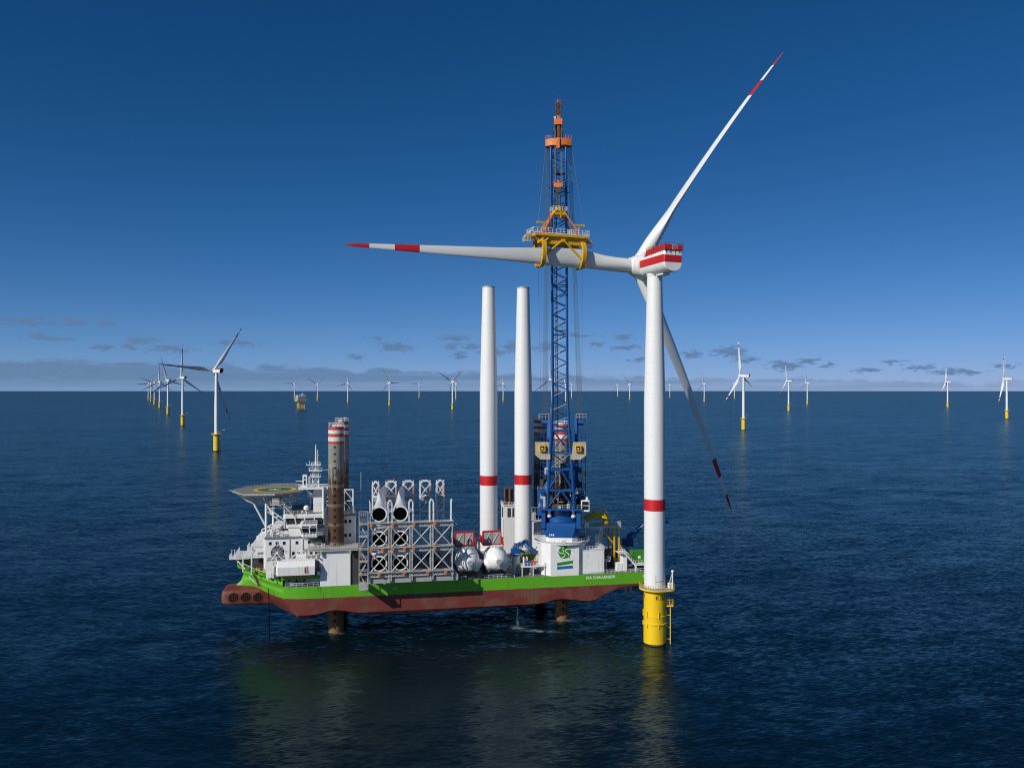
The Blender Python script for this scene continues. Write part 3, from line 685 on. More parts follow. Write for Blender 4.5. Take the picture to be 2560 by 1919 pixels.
# ------------------------------------------------------------------ leg-encircling crane (x right, y away from the viewer, z up)
t = thing('heavy_lift_crane', 'tall blue lattice boom crane with orange head standing around the rear leg', 'crane', (15.5, 249.6, 0), R(-5.83))
def octo(x0, x1, y0, y1, c, z): return [(x0 + c, y0, z), (x1 - c, y0, z), (x1, y0 + c, z), (x1, y1 - c, z), (x1 - c, y1, z), (x0 + c, y1, z), (x0, y1 - c, z), (x0, y0 + c, z)]
mb = MB()
mb.loft([octo(-4.7, 4.7, -5.2, 5.2, 1.5, 24.3), octo(-4.9, 4.9, -5.4, 5.4, 1.5, 25.9)], mi=0)
mb.loft([octo(-4.8, 4.8, -5.35, 5.35, 1.5, 25.9), octo(-5.9, 5.9, -5.85, 5.85, 1.6, 29.2), octo(-5.9, 5.9, -5.6, 5.6, 1.6, 30.4)], mi=1)
mb.lathe([(5.5, 30.4), (5.75, 30.5), (5.75, 31.9), (5.6, 32.0), (4.5, 32.05), (4.5, 34.5)], n=48, mi=1)
for k, w_ in enumerate((.35, .3, .55)): mb.box(-3.6 + k * .5, -3.6 + k * .5 + w_ * .8, -5.62, -5.4, 26.5, 27.05, 0)
mb.build('slew_column', ['ship_white', 'blue'], t)
for x in (-3.7, 3.7):
    mb = MB(); mb.lathe([(.62, 32.0), (.75, 32.2), (.75, 32.9), (.5, 33.0), (.5, 33.9), (.72, 34.0), (.72, 34.3), (.3, 34.45)], n=18, c=(x, -4.55))
    mb.build('slew_motor', 'ship_white', t)
mb = MB()
for x0, x1 in ((-6.0, -4.7), (4.6, 6.0)): mb.bbox(x0, x1, -5.9, 3, 28.9, 34.5, .12)
mb.box(-6.8, 6.4, -7.2, 10, 34.5, 35.0); mb.bbox(-7.6, -5.4, -3, 2.5, 32.2, 34.5, .1)
mb.bbox(-7.6, -5.2, -1, 7, 35.0, 39.8, .1); mb.bbox(5.1, 7.0, 0, 8, 35.0, 38.8, .1); mb.bbox(-5.0, 5.0, 4.2, 9.8, 35.0, 42.5, .15)
mb.build('machinery_deck', 'blue', t)
for x0, x1, y0, y1, z1 in ((-4.3, -2.6, -3.4, 3.5, 38.2), (2.6, 4.3, -3.4, 3.5, 38.0), (-2.6, 2.6, 3.0, 4.1, 41)):
    mb = MB(); mb.bbox(x0, x1, y0, y1, 35.0, z1, .15); mb.build('winch_housing', 'dark', t)
for x in (-3.4, 3.4):
    mb = MB(); mb.tube((x - .85, -4.3, 36.1), (x + .85, -4.3, 36.1), .85, n=20); mb.tube((x - .95, -4.3, 36.1), (x - .8, -4.3, 36.1), 1.05, n=20); mb.tube((x + .8, -4.3, 36.1), (x + .95, -4.3, 36.1), 1.05, n=20); mb.build('rope_drum', 'dark', t)
for k, (x, z) in enumerate(((-5.0, 39.9), (5.6, 40.4), (-4.9, 44.5), (5.3, 45), (-6.4, 41), (6.1, 43))):
    mb = MB(); mb.bbox(x - .6, x + .6, 1.5, 3.2, z, z + 1.6 + .2 * (k % 3), .08); mb.build('hydraulic_unit', ['blue_dark', 'dark', 'steel'][k % 3], t)
mb = MB(); mb.rail([(-6.8, -7.1, 35), (6.3, -7.1, 35), (6.3, -1, 35)], h=1.2, step=1.4, r=.05); mb.rail([(-6.8, -7.1, 35), (-6.8, -1, 35)], h=1.2, step=1.4, r=.05)
mb.rail([(-9.3, -1.5, 30.5), (-7.2, -1.5, 30.5)], h=4, step=1, r=.06); mb.rail([(-9.3, -1.5, 30.5), (-9.3, 3, 30.5)], h=1.2, step=1.2, r=.05); mb.box(-9.4, -6.2, -1.6, 3, 30.3, 30.5)
mb.box(-9.2, -8.2, -.5, 1.5, 30.5, 32.6)
mb.rail([(-7.6, -1, 39.8), (-5.2, -1, 39.8), (-5.2, 7, 39.8)], h=1.1, step=1.2, r=.05)
mb.box(-6.6, -5.7, -1.08, -1.02, 37.1, 38.5); mb.bbox(-5.0, -4.3, -2.6, -1.9, 35.0, 36.8, .05); mb.bbox(-5.6, -4.9, -3.6, -3.0, 35., 38.2, .05)
for x in (-3.9, -1.2, 2.0): mb.tube((x, -6.6, 36.9), (x + 1.9, -6.6, 36.9), .09, n=6)
mb.build('deck_fitting', 'steel', t)
mb = MB()                                                      # operator's cab: white frame with dark panes
mb.bbox(6.0, 8.6, -6.6, -3.6, 34.2, 37.5, .12, 0); mb.box(6.3, 8.3, -6.66, -6.58, 34.7, 35.9, 1); mb.box(6.3, 8.3, -6.66, -6.58, 36.1, 37.2, 1); mb.box(8.58, 8.66, -6.3, -3.9, 34.7, 37.2, 1); mb.box(5.94, 6.02, -6.3, -3.9, 34.7, 37.2, 1)
mb.bbox(7.4, 8.1, -5.8, -5.0, 37.5, 38.4, .1, 0); mb.rail([(5.9, -3.4, 37.6), (7.0, -3.4, 37.6), (7.0, -1.5, 37.6)], h=2.2, step=.8, r=.05, mi=2)
mb.build('operator_cab', ['ship_white', 'glass', 'steel'], t)
rng = random.Random(9)                                           # access platforms, stairs and hose runs round the boom foot
for k, (x, y, z) in enumerate(((-5.6, -3.5, 38.4), (4.7, -3.2, 39.2), (-5.2, -1.0, 43.2), (4.4, -1.2, 47.2), (-4.9, 1.0, 50.5), (4.6, 0.5, 42.0), (-5.6, 4.5, 46.5), (5.2, 5.5, 52.5))):
    mb = MB(); w_ = rng.uniform(1.0, 1.7); mb.box(x - w_ / 2, x + w_ / 2, y, y + 2.2, z - .12, z)
    mb.rail([(x - w_ / 2, y, z), (x + w_ / 2, y, z), (x + w_ / 2, y + 2.2, z), (x - w_ / 2, y + 2.2, z)], h=1.15, step=.8, r=.06, closed=True); mb.bbox(x - .35, x + .35, y + .5, y + 1.5, z, z + rng.uniform(.7, 1.6), .06)
    mb.build('access_platform', ['blue_dark', 'steel', 'dark'][k % 3], t)
for k in range(9):
    x = rng.uniform(-3.6, 3.6); y = rng.uniform(-6.4, -4.8); mb = MB(); pts = [(x, y, 35), (x + rng.uniform(-.4, .4), y + .5, 37), (x * .9 + rng.uniform(-.6, .6), y + 1.5, 41), (x * .75, y + .2, 45.5)]
    mb.path(pts, .09, n=6); mb.build('hydraulic_hose', rng.choice(['dark', 'dark', 'brown', 'steel']), t)
for x in (-2.2, -.9, .4, 1.7):
    mb = MB(); mb.bbox(x, x + .9, -6.7, -6.0, 35.0, 35.0 + rng.uniform(.7, 1.7), .06); mb.build('control_cabinet', rng.choice(['steel', 'dark', 'blue_dark', 'yellow_rig']), t)
# A-frame behind the leg
mb = MB()
for x in (-4.5, 4.2):
    mb.bar((x * 1.05, -2.5, 35), (x * .98, 8.6, 61.6), .8, 1.1); mb.bar((x, 9.0, 35), (x, 9.0, 61.8), 1.35, 1.3)
    for z in (41, 47.5, 54): mb.bar((x, 9.0, z), (x, -2.5 + (z - 35) * .417, z), .5)
for z, h in ((60.9, .9), (56.5, .6), (48.6, 1.2), (44, .7)): mb.bar((-4.5, 9.0, z), (4.2, 9.0, z), .7, h)
mb.bar((-4.4, 2.2, 46.6), (4.1, 2.2, 46.6), .6, 1.6); mb.bar((-4.5, 9, 49), (4.2, 9, 56), .35); mb.bar((4.2, 9, 49), (-4.5, 9, 56), .35)
for s_ in (-1, 1):
    c = 5.7 * s_ - .15; mb.bar((4.4 * s_ - .15, 9, 61), (7.4 * s_ - .15, 9, 61), 1.5, .5)
    mb.tube((c - .95, 9, 60.4), (c + .95, 9, 60.4), .95, n=18)
mb.build('back_frame', 'blue', t)
mb = MB()
for s_ in (-1, 1):
    c = 5.7 * s_ - .15
    for k in range(6): mb.tube((c - .8 + k * .3, 9, 61.9), (c - .65 + k * .3, 9, 61.9), .85, n=18, mi=0)
    mb.rail([(4.3 * s_ - .15, 7.6, 61.3), (7.6 * s_ - .15, 7.6, 61.3), (7.6 * s_ - .15, 10.4, 61.3), (4.3 * s_ - .15, 10.4, 61.3)], h=1.8, step=1.1, r=.05, mi=1)
mb.build('sheave_block', ['dark', 'steel'], t)
mb = MB()                                                      # ladders and stair cages up the back frame
for x, y in ((-6.3, 2.), (6.6, 4.)):
    for z in range(36, 58, 4): mb.rail([(x - .7, y, z), (x + .7, y, z), (x + .7, y + 2, z), (x - .7, y + 2, z)], h=1.2, step=1.4, r=.05, closed=True); mb.box(x - .7, x + .7, y, y + 2, z - .1, z)
    for dx in (-.6, .6): mb.tube((x + dx, y, 35), (x + dx, y, 58), .07, n=5)
mb.build('stair_cage', 'blue_dark', t)
# boom
def boom(z): return -6.6 - (z - 35.3) * .1665
def bst(z):
    w = interp([(35.3, 4.05), (47, 3.4), (56.5, 2.72), (70, 2.14), (135, 2.10), (139.5, 2.1)], z)
    d = interp([(35.3, .5), (47, 1.5), (56.5, 1.9), (135, 1.9), (139.5, 1.2)], z); y = boom(z)
    return [(-w, y - d, z), (w, y - d, z), (w, y + d, z), (-w, y + d, z)]
zs = [58.8 + 2.0 * k for k in range(41)]
mb = MB()
lo = [bst(z) for z in (35.3, 40.6, 47.0, 52.0, 58.8)]
for a, b in zip(lo, lo[1:]):
    for i in range(4): mb.tube(a[i], b[i], .44, n=8)
for k in (1, 2, 4):
    for i in range(4): mb.tube(lo[k][i], lo[k][(i + 1) % 4], .30, n=6)
for a, b in ((lo[0], lo[1]), (lo[1], lo[2])):
    for i, j in ((0, 1), (3, 2)):
        mid = (Vector(b[i]) + Vector(b[j])) / 2
        mb.tube(a[i], mid, .30, n=6); mb.tube(a[j], mid, .30, n=6)
for a, b in ((lo[2], lo[3]), (lo[3], lo[4])):
    for i, j in ((0, 1), (1, 2), (2, 3), (3, 0)): mb.tube(a[i], b[j], .17, n=5)
for i, j in ((0, 1), (2, 3)): mb.tube(lo[3][i], lo[4][j], .2, n=5); mb.tube(lo[3][i], lo[3][j], .2, n=5)
st = [bst(z) for z in zs]
for a, b in zip(st, st[1:]):
    for i in range(4): mb.tube(a[i], b[i], .34 if i < 2 else .27, n=8)
for k, (a, b) in enumerate(zip(st, st[1:])):
    for f, (i, j) in enumerate(((0, 1), (2, 3), (1, 2), (3, 0))):
        p, q = (a[i], b[j]) if (k + (f in (1, 3))) % 2 else (a[j], b[i])
        mb.tube(p, q, .14, n=5)
    if k % 7 == 6:
        for i in range(4): mb.tube(b[i], b[(i + 1) % 4], .13, n=5)
mb.build('boom', 'blue', t)
mb = MB()                                                      # walkway, hose runs and lamps inside the boom
for dx in (-1.35, -.85, -.7): mb.tube((dx, boom(40) - .3, 40), (dx, boom(138) - .3, 138), .07, n=5, mi=0)
z = 42.
while z < 137: mb.box(-1.4, -.8, boom(z) - .8, boom(z) + .6, z, z + .10, 0); z += 1.25
for z in (64, 88, 131.5, 122):
    mb.rail([(-1.2, boom(z) - 2.1, z), (1.9, boom(z) - 2.1, z)], h=1.1, step=1, r=.05, mi=0); mb.box(-1.2, 1.9, boom(z) - 2.1, boom(z) + .4, z - .12, z, 0)
for z, x in ((128., -2.9), (126.5, 2.9), (133.5, -2.7), (119, 3.0)): mb.box(min(x, x * .75), max(x, x * .75), boom(z) - .5, boom(z) + .4, z, z + .12, 1); mb.rail([(x, boom(z) - .5, z), (x, boom(z) + .4, z)], h=1.8, step=.9, r=.05, mi=1)
mb.build('walkway', ['dark', 'blue_dark'], t)
yb = boom(140)
mb = MB(); pts = [(-3.65, yb + .6), (-3.65, yb - 1.0), (-2.0, yb - 1.9), (2.0, yb - 1.9), (3.65, yb - 1.0), (3.65, yb + .6), (2.0, yb + 1.8), (-2.0, yb + 1.8)]
mb.loft([[(x, y, 138.9) for x, y in pts], [(x, y, 140.8) for x, y in pts]], mi=0)
mb.bbox(-.5, .5, yb - 2.4, yb - 1.8, 137.9, 140.9, .1, 0)
for s_ in (-1, 1):
    mb.bar((s_ * 1.0, yb + .9, 140.8), (s_ * 1.0, yb + .3, 145), .35, .5, 1); mb.bar((s_ * 1.0, yb - 1.2, 140.8), (s_ * 1.0, yb - 1.4, 145), .35, .5, 1)
    mb.bar((s_ * 1.0, yb - 1.2, 140.9), (s_ * 1.0, yb + .4, 144.8), .25, .3, 1); mb.tube((s_ * 1.25 - .12, yb - .9, 143.1), (s_ * 1.25 + .12, yb - .9, 143.1), .75, n=18, mi=2)
mb.box(-.9, .9, yb - .9, yb + .2, 140.8, 144.8, 1); mb.box(-.35, .35, yb - 1.7, yb - 1.3, 141.2, 144.3, 2)
mb.bbox(-1.2, 1.2, yb - 1.7, yb + .7, 144.7, 146.4, .08, 0); mb.box(-1.25, -.6, yb - 1.6, yb - .6, 146.4, 147., 3)
mb.lattice([[(-.62, yb - 1.2, z), (.62, yb - 1.2, z), (.62, yb + .1, z), (-.62, yb + .1, z)] for z in (146.4, 147.5, 148.6, 149.6, 150.6)], .10, .07, mi=2, n=6)
mb.bbox(-.5, .5, yb - 1.1, yb, 146.4, 147.6, .05, 3); mb.bbox(-.52, .52, yb - 1.1, yb, 147.7, 148.9, .05, 4); mb.bbox(-.5, .5, yb - 1.1, yb, 149.9, 151.0, .05, 1)
mb.rail([(-.75, yb - 1.3, 150.9), (.75, yb - 1.3, 150.9), (.75, yb + .2, 150.9), (-.75, yb + .2, 150.9)], h=.7, step=.7, r=.05, closed=True, mi=5); mb.tube((-.2, yb, 151), (-.2, yb, 152.4), .05, n=5, mi=3)
mb.rail([(-3.6, yb - 1, 140.8), (-2, yb - 1.8, 140.8)], h=.9, step=.9, r=.05, mi=0); mb.rail([(3.6, yb - 1, 140.8), (2, yb - 1.8, 140.8)], h=.9, step=.9, r=.05, mi=0)
mb.build('boom_head', ['orange', 'dark', 'brown', 'steel', 'brown', 'red'], t)
mb = MB()
for s_ in (-1, 1):
    for k in range(9):
        a = Vector((5.7 * s_ - .15 + (k - 4) * .2, 9, 62.4)); b = Vector((3.05 * s_ + (k - 4) * .13, yb + .2, 139.2)); mb.tube(a, b, .035, n=4)
mb.build('pendant_rope', 'rope', t)
mb = MB()
for s_ in (-1, 1):
    for k in range(4): mb.tube((s_ * .86 + (k - 1.5) * .12, yb - 1.6, 143.5), (s_ * .86 + (k - 1.5) * .12, yb - 1.5, 128.4), .04, n=4)
mb.build('hoist_rope', 'rope', t)
YH = yb - 1.5
mb = MB()
mb.bbox(-1.25, 1.25, YH - .5, YH + .5, 127.1, 128.4, .08, 0); mb.bbox(-.35, .35, YH - .55, YH + .55, 128.4, 129.0, .06, 0)
mb.loft([[(-1.05, YH - .4, 127.1), (1.05, YH - .4, 127.1), (1.05, YH + .4, 127.1), (-1.05, YH + .4, 127.1)], [(-.55, YH - .3, 125.7), (.55, YH - .3, 125.7), (.55, YH + .3, 125.7), (-.55, YH + .3, 125.7)]], mi=1)
for s_ in (-1, 1): mb.tube((s_ * .8 - .1, YH, 127.2), (s_ * .8 + .1, YH, 127.2), .55, n=16, mi=1); mb.box(s_ * 1.18 - .08, s_ * 1.18 + .08, YH - .15, YH + .15, 128.3, 128.9, 0)
mb.path([(0, YH, 125.8), (0, YH, 125.2), (.5, YH, 124.8), (.45, YH, 124.3), (0, YH, 124.1), (-.45, YH, 124.4)], .17, n=8, mi=1)
mb.build('hook_block', ['orange', 'dark'], t)
mb = MB()
for s_ in (-1, 1): mb.tube((s_ * .42, YH, 125.3), (s_ * .5, YH, 121.9), .20, n=8)
mb.build('sling', 'dark', t)
# floodlight platforms on the boom sides
for s_ in (-1, 1):
    yq = boom(52) - 1.9; x0, x1 = (s_ * 3.1, s_ * 7.5)
    if x0 > x1: x0, x1 = x1, x0
    mb = MB(); o_, i_ = s_ * 7.5, s_ * 3.1
    pan = [(i_, 54.9), (o_, 54.9), (o_, 51.6), (s_ * 5.9, 50.3), (i_, 50.3)]
    mb.yprism(pan, yq - .1, yq, mi=1)
    for a, b in zip(pan, pan[1:] + pan[:1]): mb.bar((a[0], yq - .12, a[1]), (b[0], yq - .12, b[1]), .16, .16, 0)
    for z in (52.2, 53.5): mb.bar((i_, yq - .12, z), (o_, yq - .12, z), .09, .09, 0)
    for f in (.33, .66): x = i_ + (o_ - i_) * f; mb.bar((x, yq - .12, 50.4), (x, yq - .12, 54.9), .09, .09, 0)
    cx_ = (i_ + o_) / 2
    mb.bbox(cx_ - .95, cx_ + .95, yq - 1.2, yq - .15, 52.7, 54.5, .08, 0); mb.box(cx_ - .6, cx_ + .6, yq - 1.26, yq - 1.18, 53.0, 54.2, 2)
    mb.box(cx_ - .3, cx_ + .3, yq - 1.32, yq - 1.24, 53.2, 53.8, 0); mb.bar((i_, yq + .2, 55.0), (o_, yq + .2, 55.0), .5, .2, 3); mb.rail([(i_, yq, 54.9), (o_, yq, 54.9)], h=.5, step=1.0, r=.06, mi=3)
    mb.build('floodlight_basket', ['yellow_rig', 'grey', 'black', 'steel'], t)
E_CR = Matrix.Translation((15.5, 249.6, 0)) @ Matrix.Rotation(R(-5.83), 4, 'Z')

# ------------------------------------------------------------------ blade yoke hanging from the hook, gripping the level blade
YM = Matrix.Translation((13.0, 225.1, 107.0)) @ Matrix.Rotation(YAW, 4, 'Z')
y_ = thing('lifting_yoke', 'yellow blade lifting yoke with white railed platform, clamped on the level turbine blade', 'lifting frame', (13.0, 225.1, 107.0), YAW)
mb = MB(); mb.box(-8.1, 8.1, -2.8, 2.8, 6.1, 6.75); mb.box(-10.1, -8.1, -.8, .8, 5.9, 6.5); mb.box(8.1, 10.1, -.8, .8, 5.4, 6.0)
mb.bar((-8, -2.2, 6.1), (-6.5, -1.6, 4.6), .4); mb.bar((8, -2.2, 6.1), (6.8, -1.6, 4.6), .4)
pl = mb.build('platform', 'yellow_rig', y_)
mb = MB(); mb.rail([(-8.6, -2.8, 6.75), (8.3, -2.8, 6.75), (8.3, 2.8, 6.75), (-8.6, 2.8, 6.75)], h=1.5, step=1.1, r=.06, closed=True)
mb.box(-8.6, 8.3, -2.85, -2.8, 6.75, 7.0); mb.bar((-8.6, -2.8, 8.2), (-9.6, -1, 6.6), .1)
for s_, z in ((-1, 4.7), (1, 4.2)):
    x = 9.6 * s_; mb.rail([(x - .8, -.9, z), (x + .8, -.9, z), (x + .8, .9, z), (x - .8, .9, z)], h=1.2, step=.8, r=.06, closed=True); mb.box(x - .8, x + .8, -.9, .9, z - .1, z)
mb.build('railing', 'ship_white', pl)
mb = MB()
for yy in (-1.7, 1.7): mb.bbox(-7.0, 7.0, yy - .35, yy + .35, 4.1, 5.3, .06)
mb.bbox(-6.4, 6.9, -2.1, 2.1, 5.3, 6.1, .05)
for x in (-4.6, -1.5, .4, 3.2, 5.3): mb.box(x - .2, x + .2, -2.1, 2.1, 4.2, 5.4)
for x in (-6.6, -5.2): mb.tube((x, -2.1, 4.4), (x + 1.1, -2.3, 5.6), .3, n=8)
mb.build('main_beam', 'yellow_rig', y_)
arc = [(1.0, 5.4), (2.1, 4.9), (2.75, 3.8), (3.0, 2.4), (2.9, .9), (2.45, -.5), (1.75, -1.6), (.7, -2.2)]
for x in (-5.6, 6.5):
    mb = MB()
    for s_ in (-1, 1):
        ring = []
        for i, (d, z) in enumerate(arc):
            th_ = .85 - .35 * i / 7
            ring.append([(x - .55, s_ * (d - .12), z), (x + .55, s_ * (d - .12), z), (x + .55, s_ * (d + th_), z), (x - .55, s_ * (d + th_), z)])
        mb.loft(ring)
        for d, z in arc[1:-1:1]: mb.box(x - .62, x + .62, min(s_ * d, s_ * (d + .45)), max(s_ * d, s_ * (d + .45)), z - .16, z + .16)
        mb.tube((x + .9, s_ * 2.2, 4.9), (x + .9, s_ * 2.1, -.2), .14, n=8)
    mb.build('clamp', 'yellow_rig', y_)
for s_ in (-1, 1):
    mb = MB(); mb.tube((.4 + .3 * s_, -2.35, 5.1), (-4.6 if s_ < 0 else 6.0, -2.35, 1.3 if s_ < 0 else .4), .26, n=10); mb.box(.4 + .3 * s_ - .3, .4 + .3 * s_ + .3, -2.6, -1.6, 4.7, 5.6)
    mb.build('brace', 'yellow_rig', y_)
mb = MB(); mb.bbox(-2.1, 2.1, -1.3, 1.3, 12.5, 13.2, .1); mb.bbox(-1.6, 1.4, -1.0, 1.0, 13.2, 13.9, .1); mb.bbox(-.7, .7, -.6, .6, 13.9, 15.3, .1); mb.bar((0, -1.2, 13.2), (.2, -1.2, 11.8), .3); mb.bar((-2, -1.2, 12.6), (-1.0, -1.2, 13.9), .3); mb.bar((2, -1.2, 12.6), (1, -1.2, 13.9), .3)
hd = mb.build('top_frame', 'yellow_rig', y_)
mb = MB(); mb.rail([(-2.0, -1.5, 13.6), (2.2, -1.5, 13.6), (2.2, 1.5, 13.6), (-2.0, 1.5, 13.6)], h=1.2, step=.8, r=.055, closed=True); mb.build('railing', 'ship_white', hd)
for sx in (-1, 1):
    for sy in (-1, 1):
        mb = MB(); mb.bar((sx * 1.8, sy * 1.0, 12.8), (sx * 5.7, sy * 2.3, 6.8), .42, .42); mb.build('sling_leg', 'orange', y_)
for a, b in ((-6.8, -3.2), (4.2, 7.0)):
    mb = MB(); mb.bar((a, -1.5, 9.9), (b, -1.5, 9.9), .35, .4); x = a if a < 0 else b; mb.tube((x, -1.7, 9.9), (x, -1.3, 9.9), .4, n=10); mb.bar(((a + b) / 2, -1.5, 6.7), ((a + b) / 2, -1.5, 9.8), .22)
    mb.build('tugger_beam', 'yellow_rig', y_)
mb = MB(); mb.bbox(3.6, 5.6, .2, 2.4, 6.75, 9.0, .05); mb.bbox(-3.7, -2.9, -1.2, 0, 6.75, 10.6, .05); mb.build('power_pack', 'grey', y_)
mb = MB(); mb.bbox(-5.4, -3.4, -2.4, -1.4, 6.75, 7.5, .06); mb.build('control_box', 'red', y_)
# tag lines between yoke, boom head and crane base
for s_, bx in ((-1, -6.8), (1, 7.0)):
    a = E_CR.inverted() @ (YM @ Vector((bx, -1.5, 9.9))); b = E_CR.inverted() @ (YM @ Vector((bx * .98, -1, 4.5)))
    mb = MB(); mb.tube(a, (s_ * 3.6, yb, 139), .035, n=4); mb.tube(a, b, .035, n=4); mb.tube(b, (s_ * 6.2, -2, 57), .035, n=4); mb.tube((s_ * 3.4, yb, 139), (s_ * 4.9, 5, 60), .035, n=4)
    mb.build('tag_line', 'rope', t)

# ------------------------------------------------------------------ the jack-up ship (u bow to stern, v port to starboard, w up)
SA = R(10.7); SO = Vector((-45.9, 230.5, 0)); CL = 20.75
SM = Matrix.Translation(SO) @ Matrix.Rotation(SA, 4, 'Z')
def sthing(name, label, cat, base, group=None): return thing(name, label, cat, SM @ Vector(base), SA, group)
class SB(MB):
    """builder in ship coordinates for a part of a thing standing at base"""
    def __init__(s, base=(0, 0, 0)): super().__init__(); s.T = Matrix.Translation(-Vector(base))
ship = sthing('jack_up_ship', 'green and red jack-up installation ship standing on its legs, helideck over the bow', 'ship', (0, 0, 0))
LV = [19.6, 17, 15, 13, 11.6, 9, 6.9, 6.0]
WL = [
 [(-34.7, .2), (-34.05, 3.4), (-32.3, 5.8), (-30.3, 9), (-28.3, 11.9), (-26.1, 15.1), (-23.5, 17.6), (-19.4, 19.9)],
 [(-33.4, .2), (-32.8, 1.9), (-31.5, 3.8), (-29.5, 7), (-27.5, 10), (-25.4, 13.2), (-22.8, 16.6), (-19.3, 19.7)],
 [(-32.4, .2), (-32.0, 1.1), (-30.8, 2.8), (-29, 5.6), (-27.2, 8.6), (-25, 12), (-22.5, 15.7), (-19.2, 19.5)],
 [(-33.2, .2), (-32.0, .9), (-30.6, 1.9), (-28.8, 4), (-27, 6.7), (-25, 10.3), (-22.4, 14.9), (-19.1, 19.4)],
 [(-34.6, .2), (-32.5, .9), (-30.3, 1.8), (-27.9, 4.8), (-26.6, 7), (-25.2, 9.8), (-22.1, 15.1), (-19.0, 19.4)],
 [(-31, .2), (-29.2, 1.5), (-27.4, 3.2), (-26, 5.2), (-24.6, 7.4), (-23.2, 10), (-21, 14), (-18, 18.6)],
 [(-27, .2), (-26, 1.2), (-25, 2.6), (-24, 4.2), (-23, 6), (-21.6, 8.6), (-19.4, 13), (-16.5, 17.9)],
 [(-26.4, .2), (-25.4, .9), (-24.4, 2.1), (-23.4, 3.6), (-22.4, 5.3), (-21, 7.9), (-18.8, 12.2), (-15.9, 17.2)]]
BOT = [(-16, 6), (-12, 6.1), (-9.5, 6.5), (-7, 7.2), (-4.6, 7.45), (-2, 7.15), (.5, 6.55), (3, 6.2), (20, 6.0), (53, 6.25), (57, 6.6), (59.5, 7.3), (62, 7.45), (65, 7.15), (68, 6.6), (70.6, 6.3), (72.5, 6.7), (75, 8.0), (77.5, 9.3), (80, 10.1), (84, 10.5), (88, 10.8), (92, 11.15)]
AFT = [-15, -12, -9.5, -7, -4.6, -2, .5, 3, 12, 20, 30, 40, 53, 57, 59.5, 62, 65, 68, 70.6, 72.5, 75, 77.5, 80, 84, 88, 92]
def subdiv(pl, n=3):
    """smooth the waterline through its points (Catmull-Rom)"""
    out = []
    for i in range(len(pl) - 1):
        p0, p1, p2, p3 = pl[max(0, i - 1)], pl[i], pl[i + 1], pl[min(len(pl) - 1, i + 2)]
        for k in range(n):
            t_ = k / n
            out.append(tuple(.5 * (2 * b + (c - a) * t_ + (2 * a - 5 * b + 4 * c - d) * t_ ** 2 + (3 * b - a - 3 * c + d) * t_ ** 3) for a, b, c, d in zip(p0, p1, p2, p3)))
    return out + [pl[-1]]
cols = []                                                         # cols[level] = list of (u, b, w)
sheer = [19.65, 19.6, 19.4, 19.2, 19.0, 18.8, 18.55, 18.35]
for li, (lv, wl) in enumerate(zip(LV, WL)):
    pl = [(u, b, sheer[i] if li == 0 else lv) for i, (u, b) in enumerate(wl)]
    pl = subdiv(pl)
    if li >= 2:
        for u in AFT:
            wb = interp(BOT, u); bb = 20.75 if u > -14 else 20.55
            if li == 7: bb -= .7
            w = {2: 15., 3: max(13, wb + 2.), 4: max(11.6, wb + .6), 5: max(9, wb + .45), 6: wb + .25 if wb > 8.5 else max(6.9, wb + .55), 7: wb}[li]
            pl.append((u, bb if not (li == 6) else bb - .05, w))
    cols.append(pl)
hb = SB()
for side in (-1, 1):
    for li in range(len(LV) - 1):
        A, B = cols[li], cols[li + 1]; n = min(len(A), len(B))
        A, B = A[:n], B[:n]
        hb.loft([[(u, CL + side * b, w) for u, b, w in A], [(u, CL + side * b, w) for u, b, w in B]], closed=False, cap=False, mi=0 if li < 4 else 1)
for li in (2, 7):                                                 # main deck and keel plate
    A = cols[li]; hb.loft([[(u, CL - b, w) for u, b, w in A], [(u, CL + b, w) for u, b, w in A]], closed=False, cap=False, mi=2 if li == 2 else 1)
stern = [(c[-1][1], c[-1][2]) for c in cols[2:]]
hb.add([(92, CL - b, w) for b, w in stern] + [(92, CL + b, w) for b, w in reversed(stern)], [tuple(range(2 * len(stern)))], 0)
A = cols[0]; B = cols[2][:len(A)]                                  # inside of the bulwark, its top, forecastle deck
for side in (-1, 1):
    ins = [(u + .25, CL + side * max(.05, b - .3), w) for u, b, w in A]; low = [(u + .3, CL + side * max(.04, b - .9), 17.3) for u, b, w in A]
    hb.loft([[(u, CL + side * b, w) for u, b, w in A], ins], closed=False, cap=False, mi=3); hb.loft([ins, low], closed=False, cap=False, mi=0)
    hb.loft([low, [(p[0], CL, 17.3) for p in low]], closed=False, cap=False, mi=2)
    hb.add([(A[-1][0], CL + side * A[-1][1], A[-1][2]), (B[-1][0], CL + side * B[-1][1], 15), (B[-1][0], CL + side * (B[-1][1] - 4), 15), (A[-1][0], CL + side * (A[-1][1] - 4), 17.3)], [(0, 1, 2, 3)], 0)
    v0, v1 = (CL + side * 20.7, CL + side * 20.35); hb.box(-19.5, -8.85, min(v0, v1), max(v0, v1), 17.15, 18.3, 0)
hb.box(-19.5, -8.85, .45, 41.05, 17.15, 17.35, 2)
hb.box(-18.9, -8.9, 3.4, 38, 15.05, 17.15, 3)
hull = hb.build('hull', ['green', 'antifoul', 'deck', 'ship_white'], ship); weld(hull, 28)
mb = SB()                                                          # thruster bulb under the stem
def rsec(u, hw, z0, z1, r):
    pts = []
    for cx_, cz, a0 in ((hw - r, z1 - r, 0), (-hw + r, z1 - r, 90), (-hw + r, z0 + r, 180), (hw - r, z0 + r, 270)):
        for k in range(6): a = R(a0 + 18 * k); pts.append((u, CL + cx_ + r * math.cos(a), cz + r * math.sin(a)))
    return pts
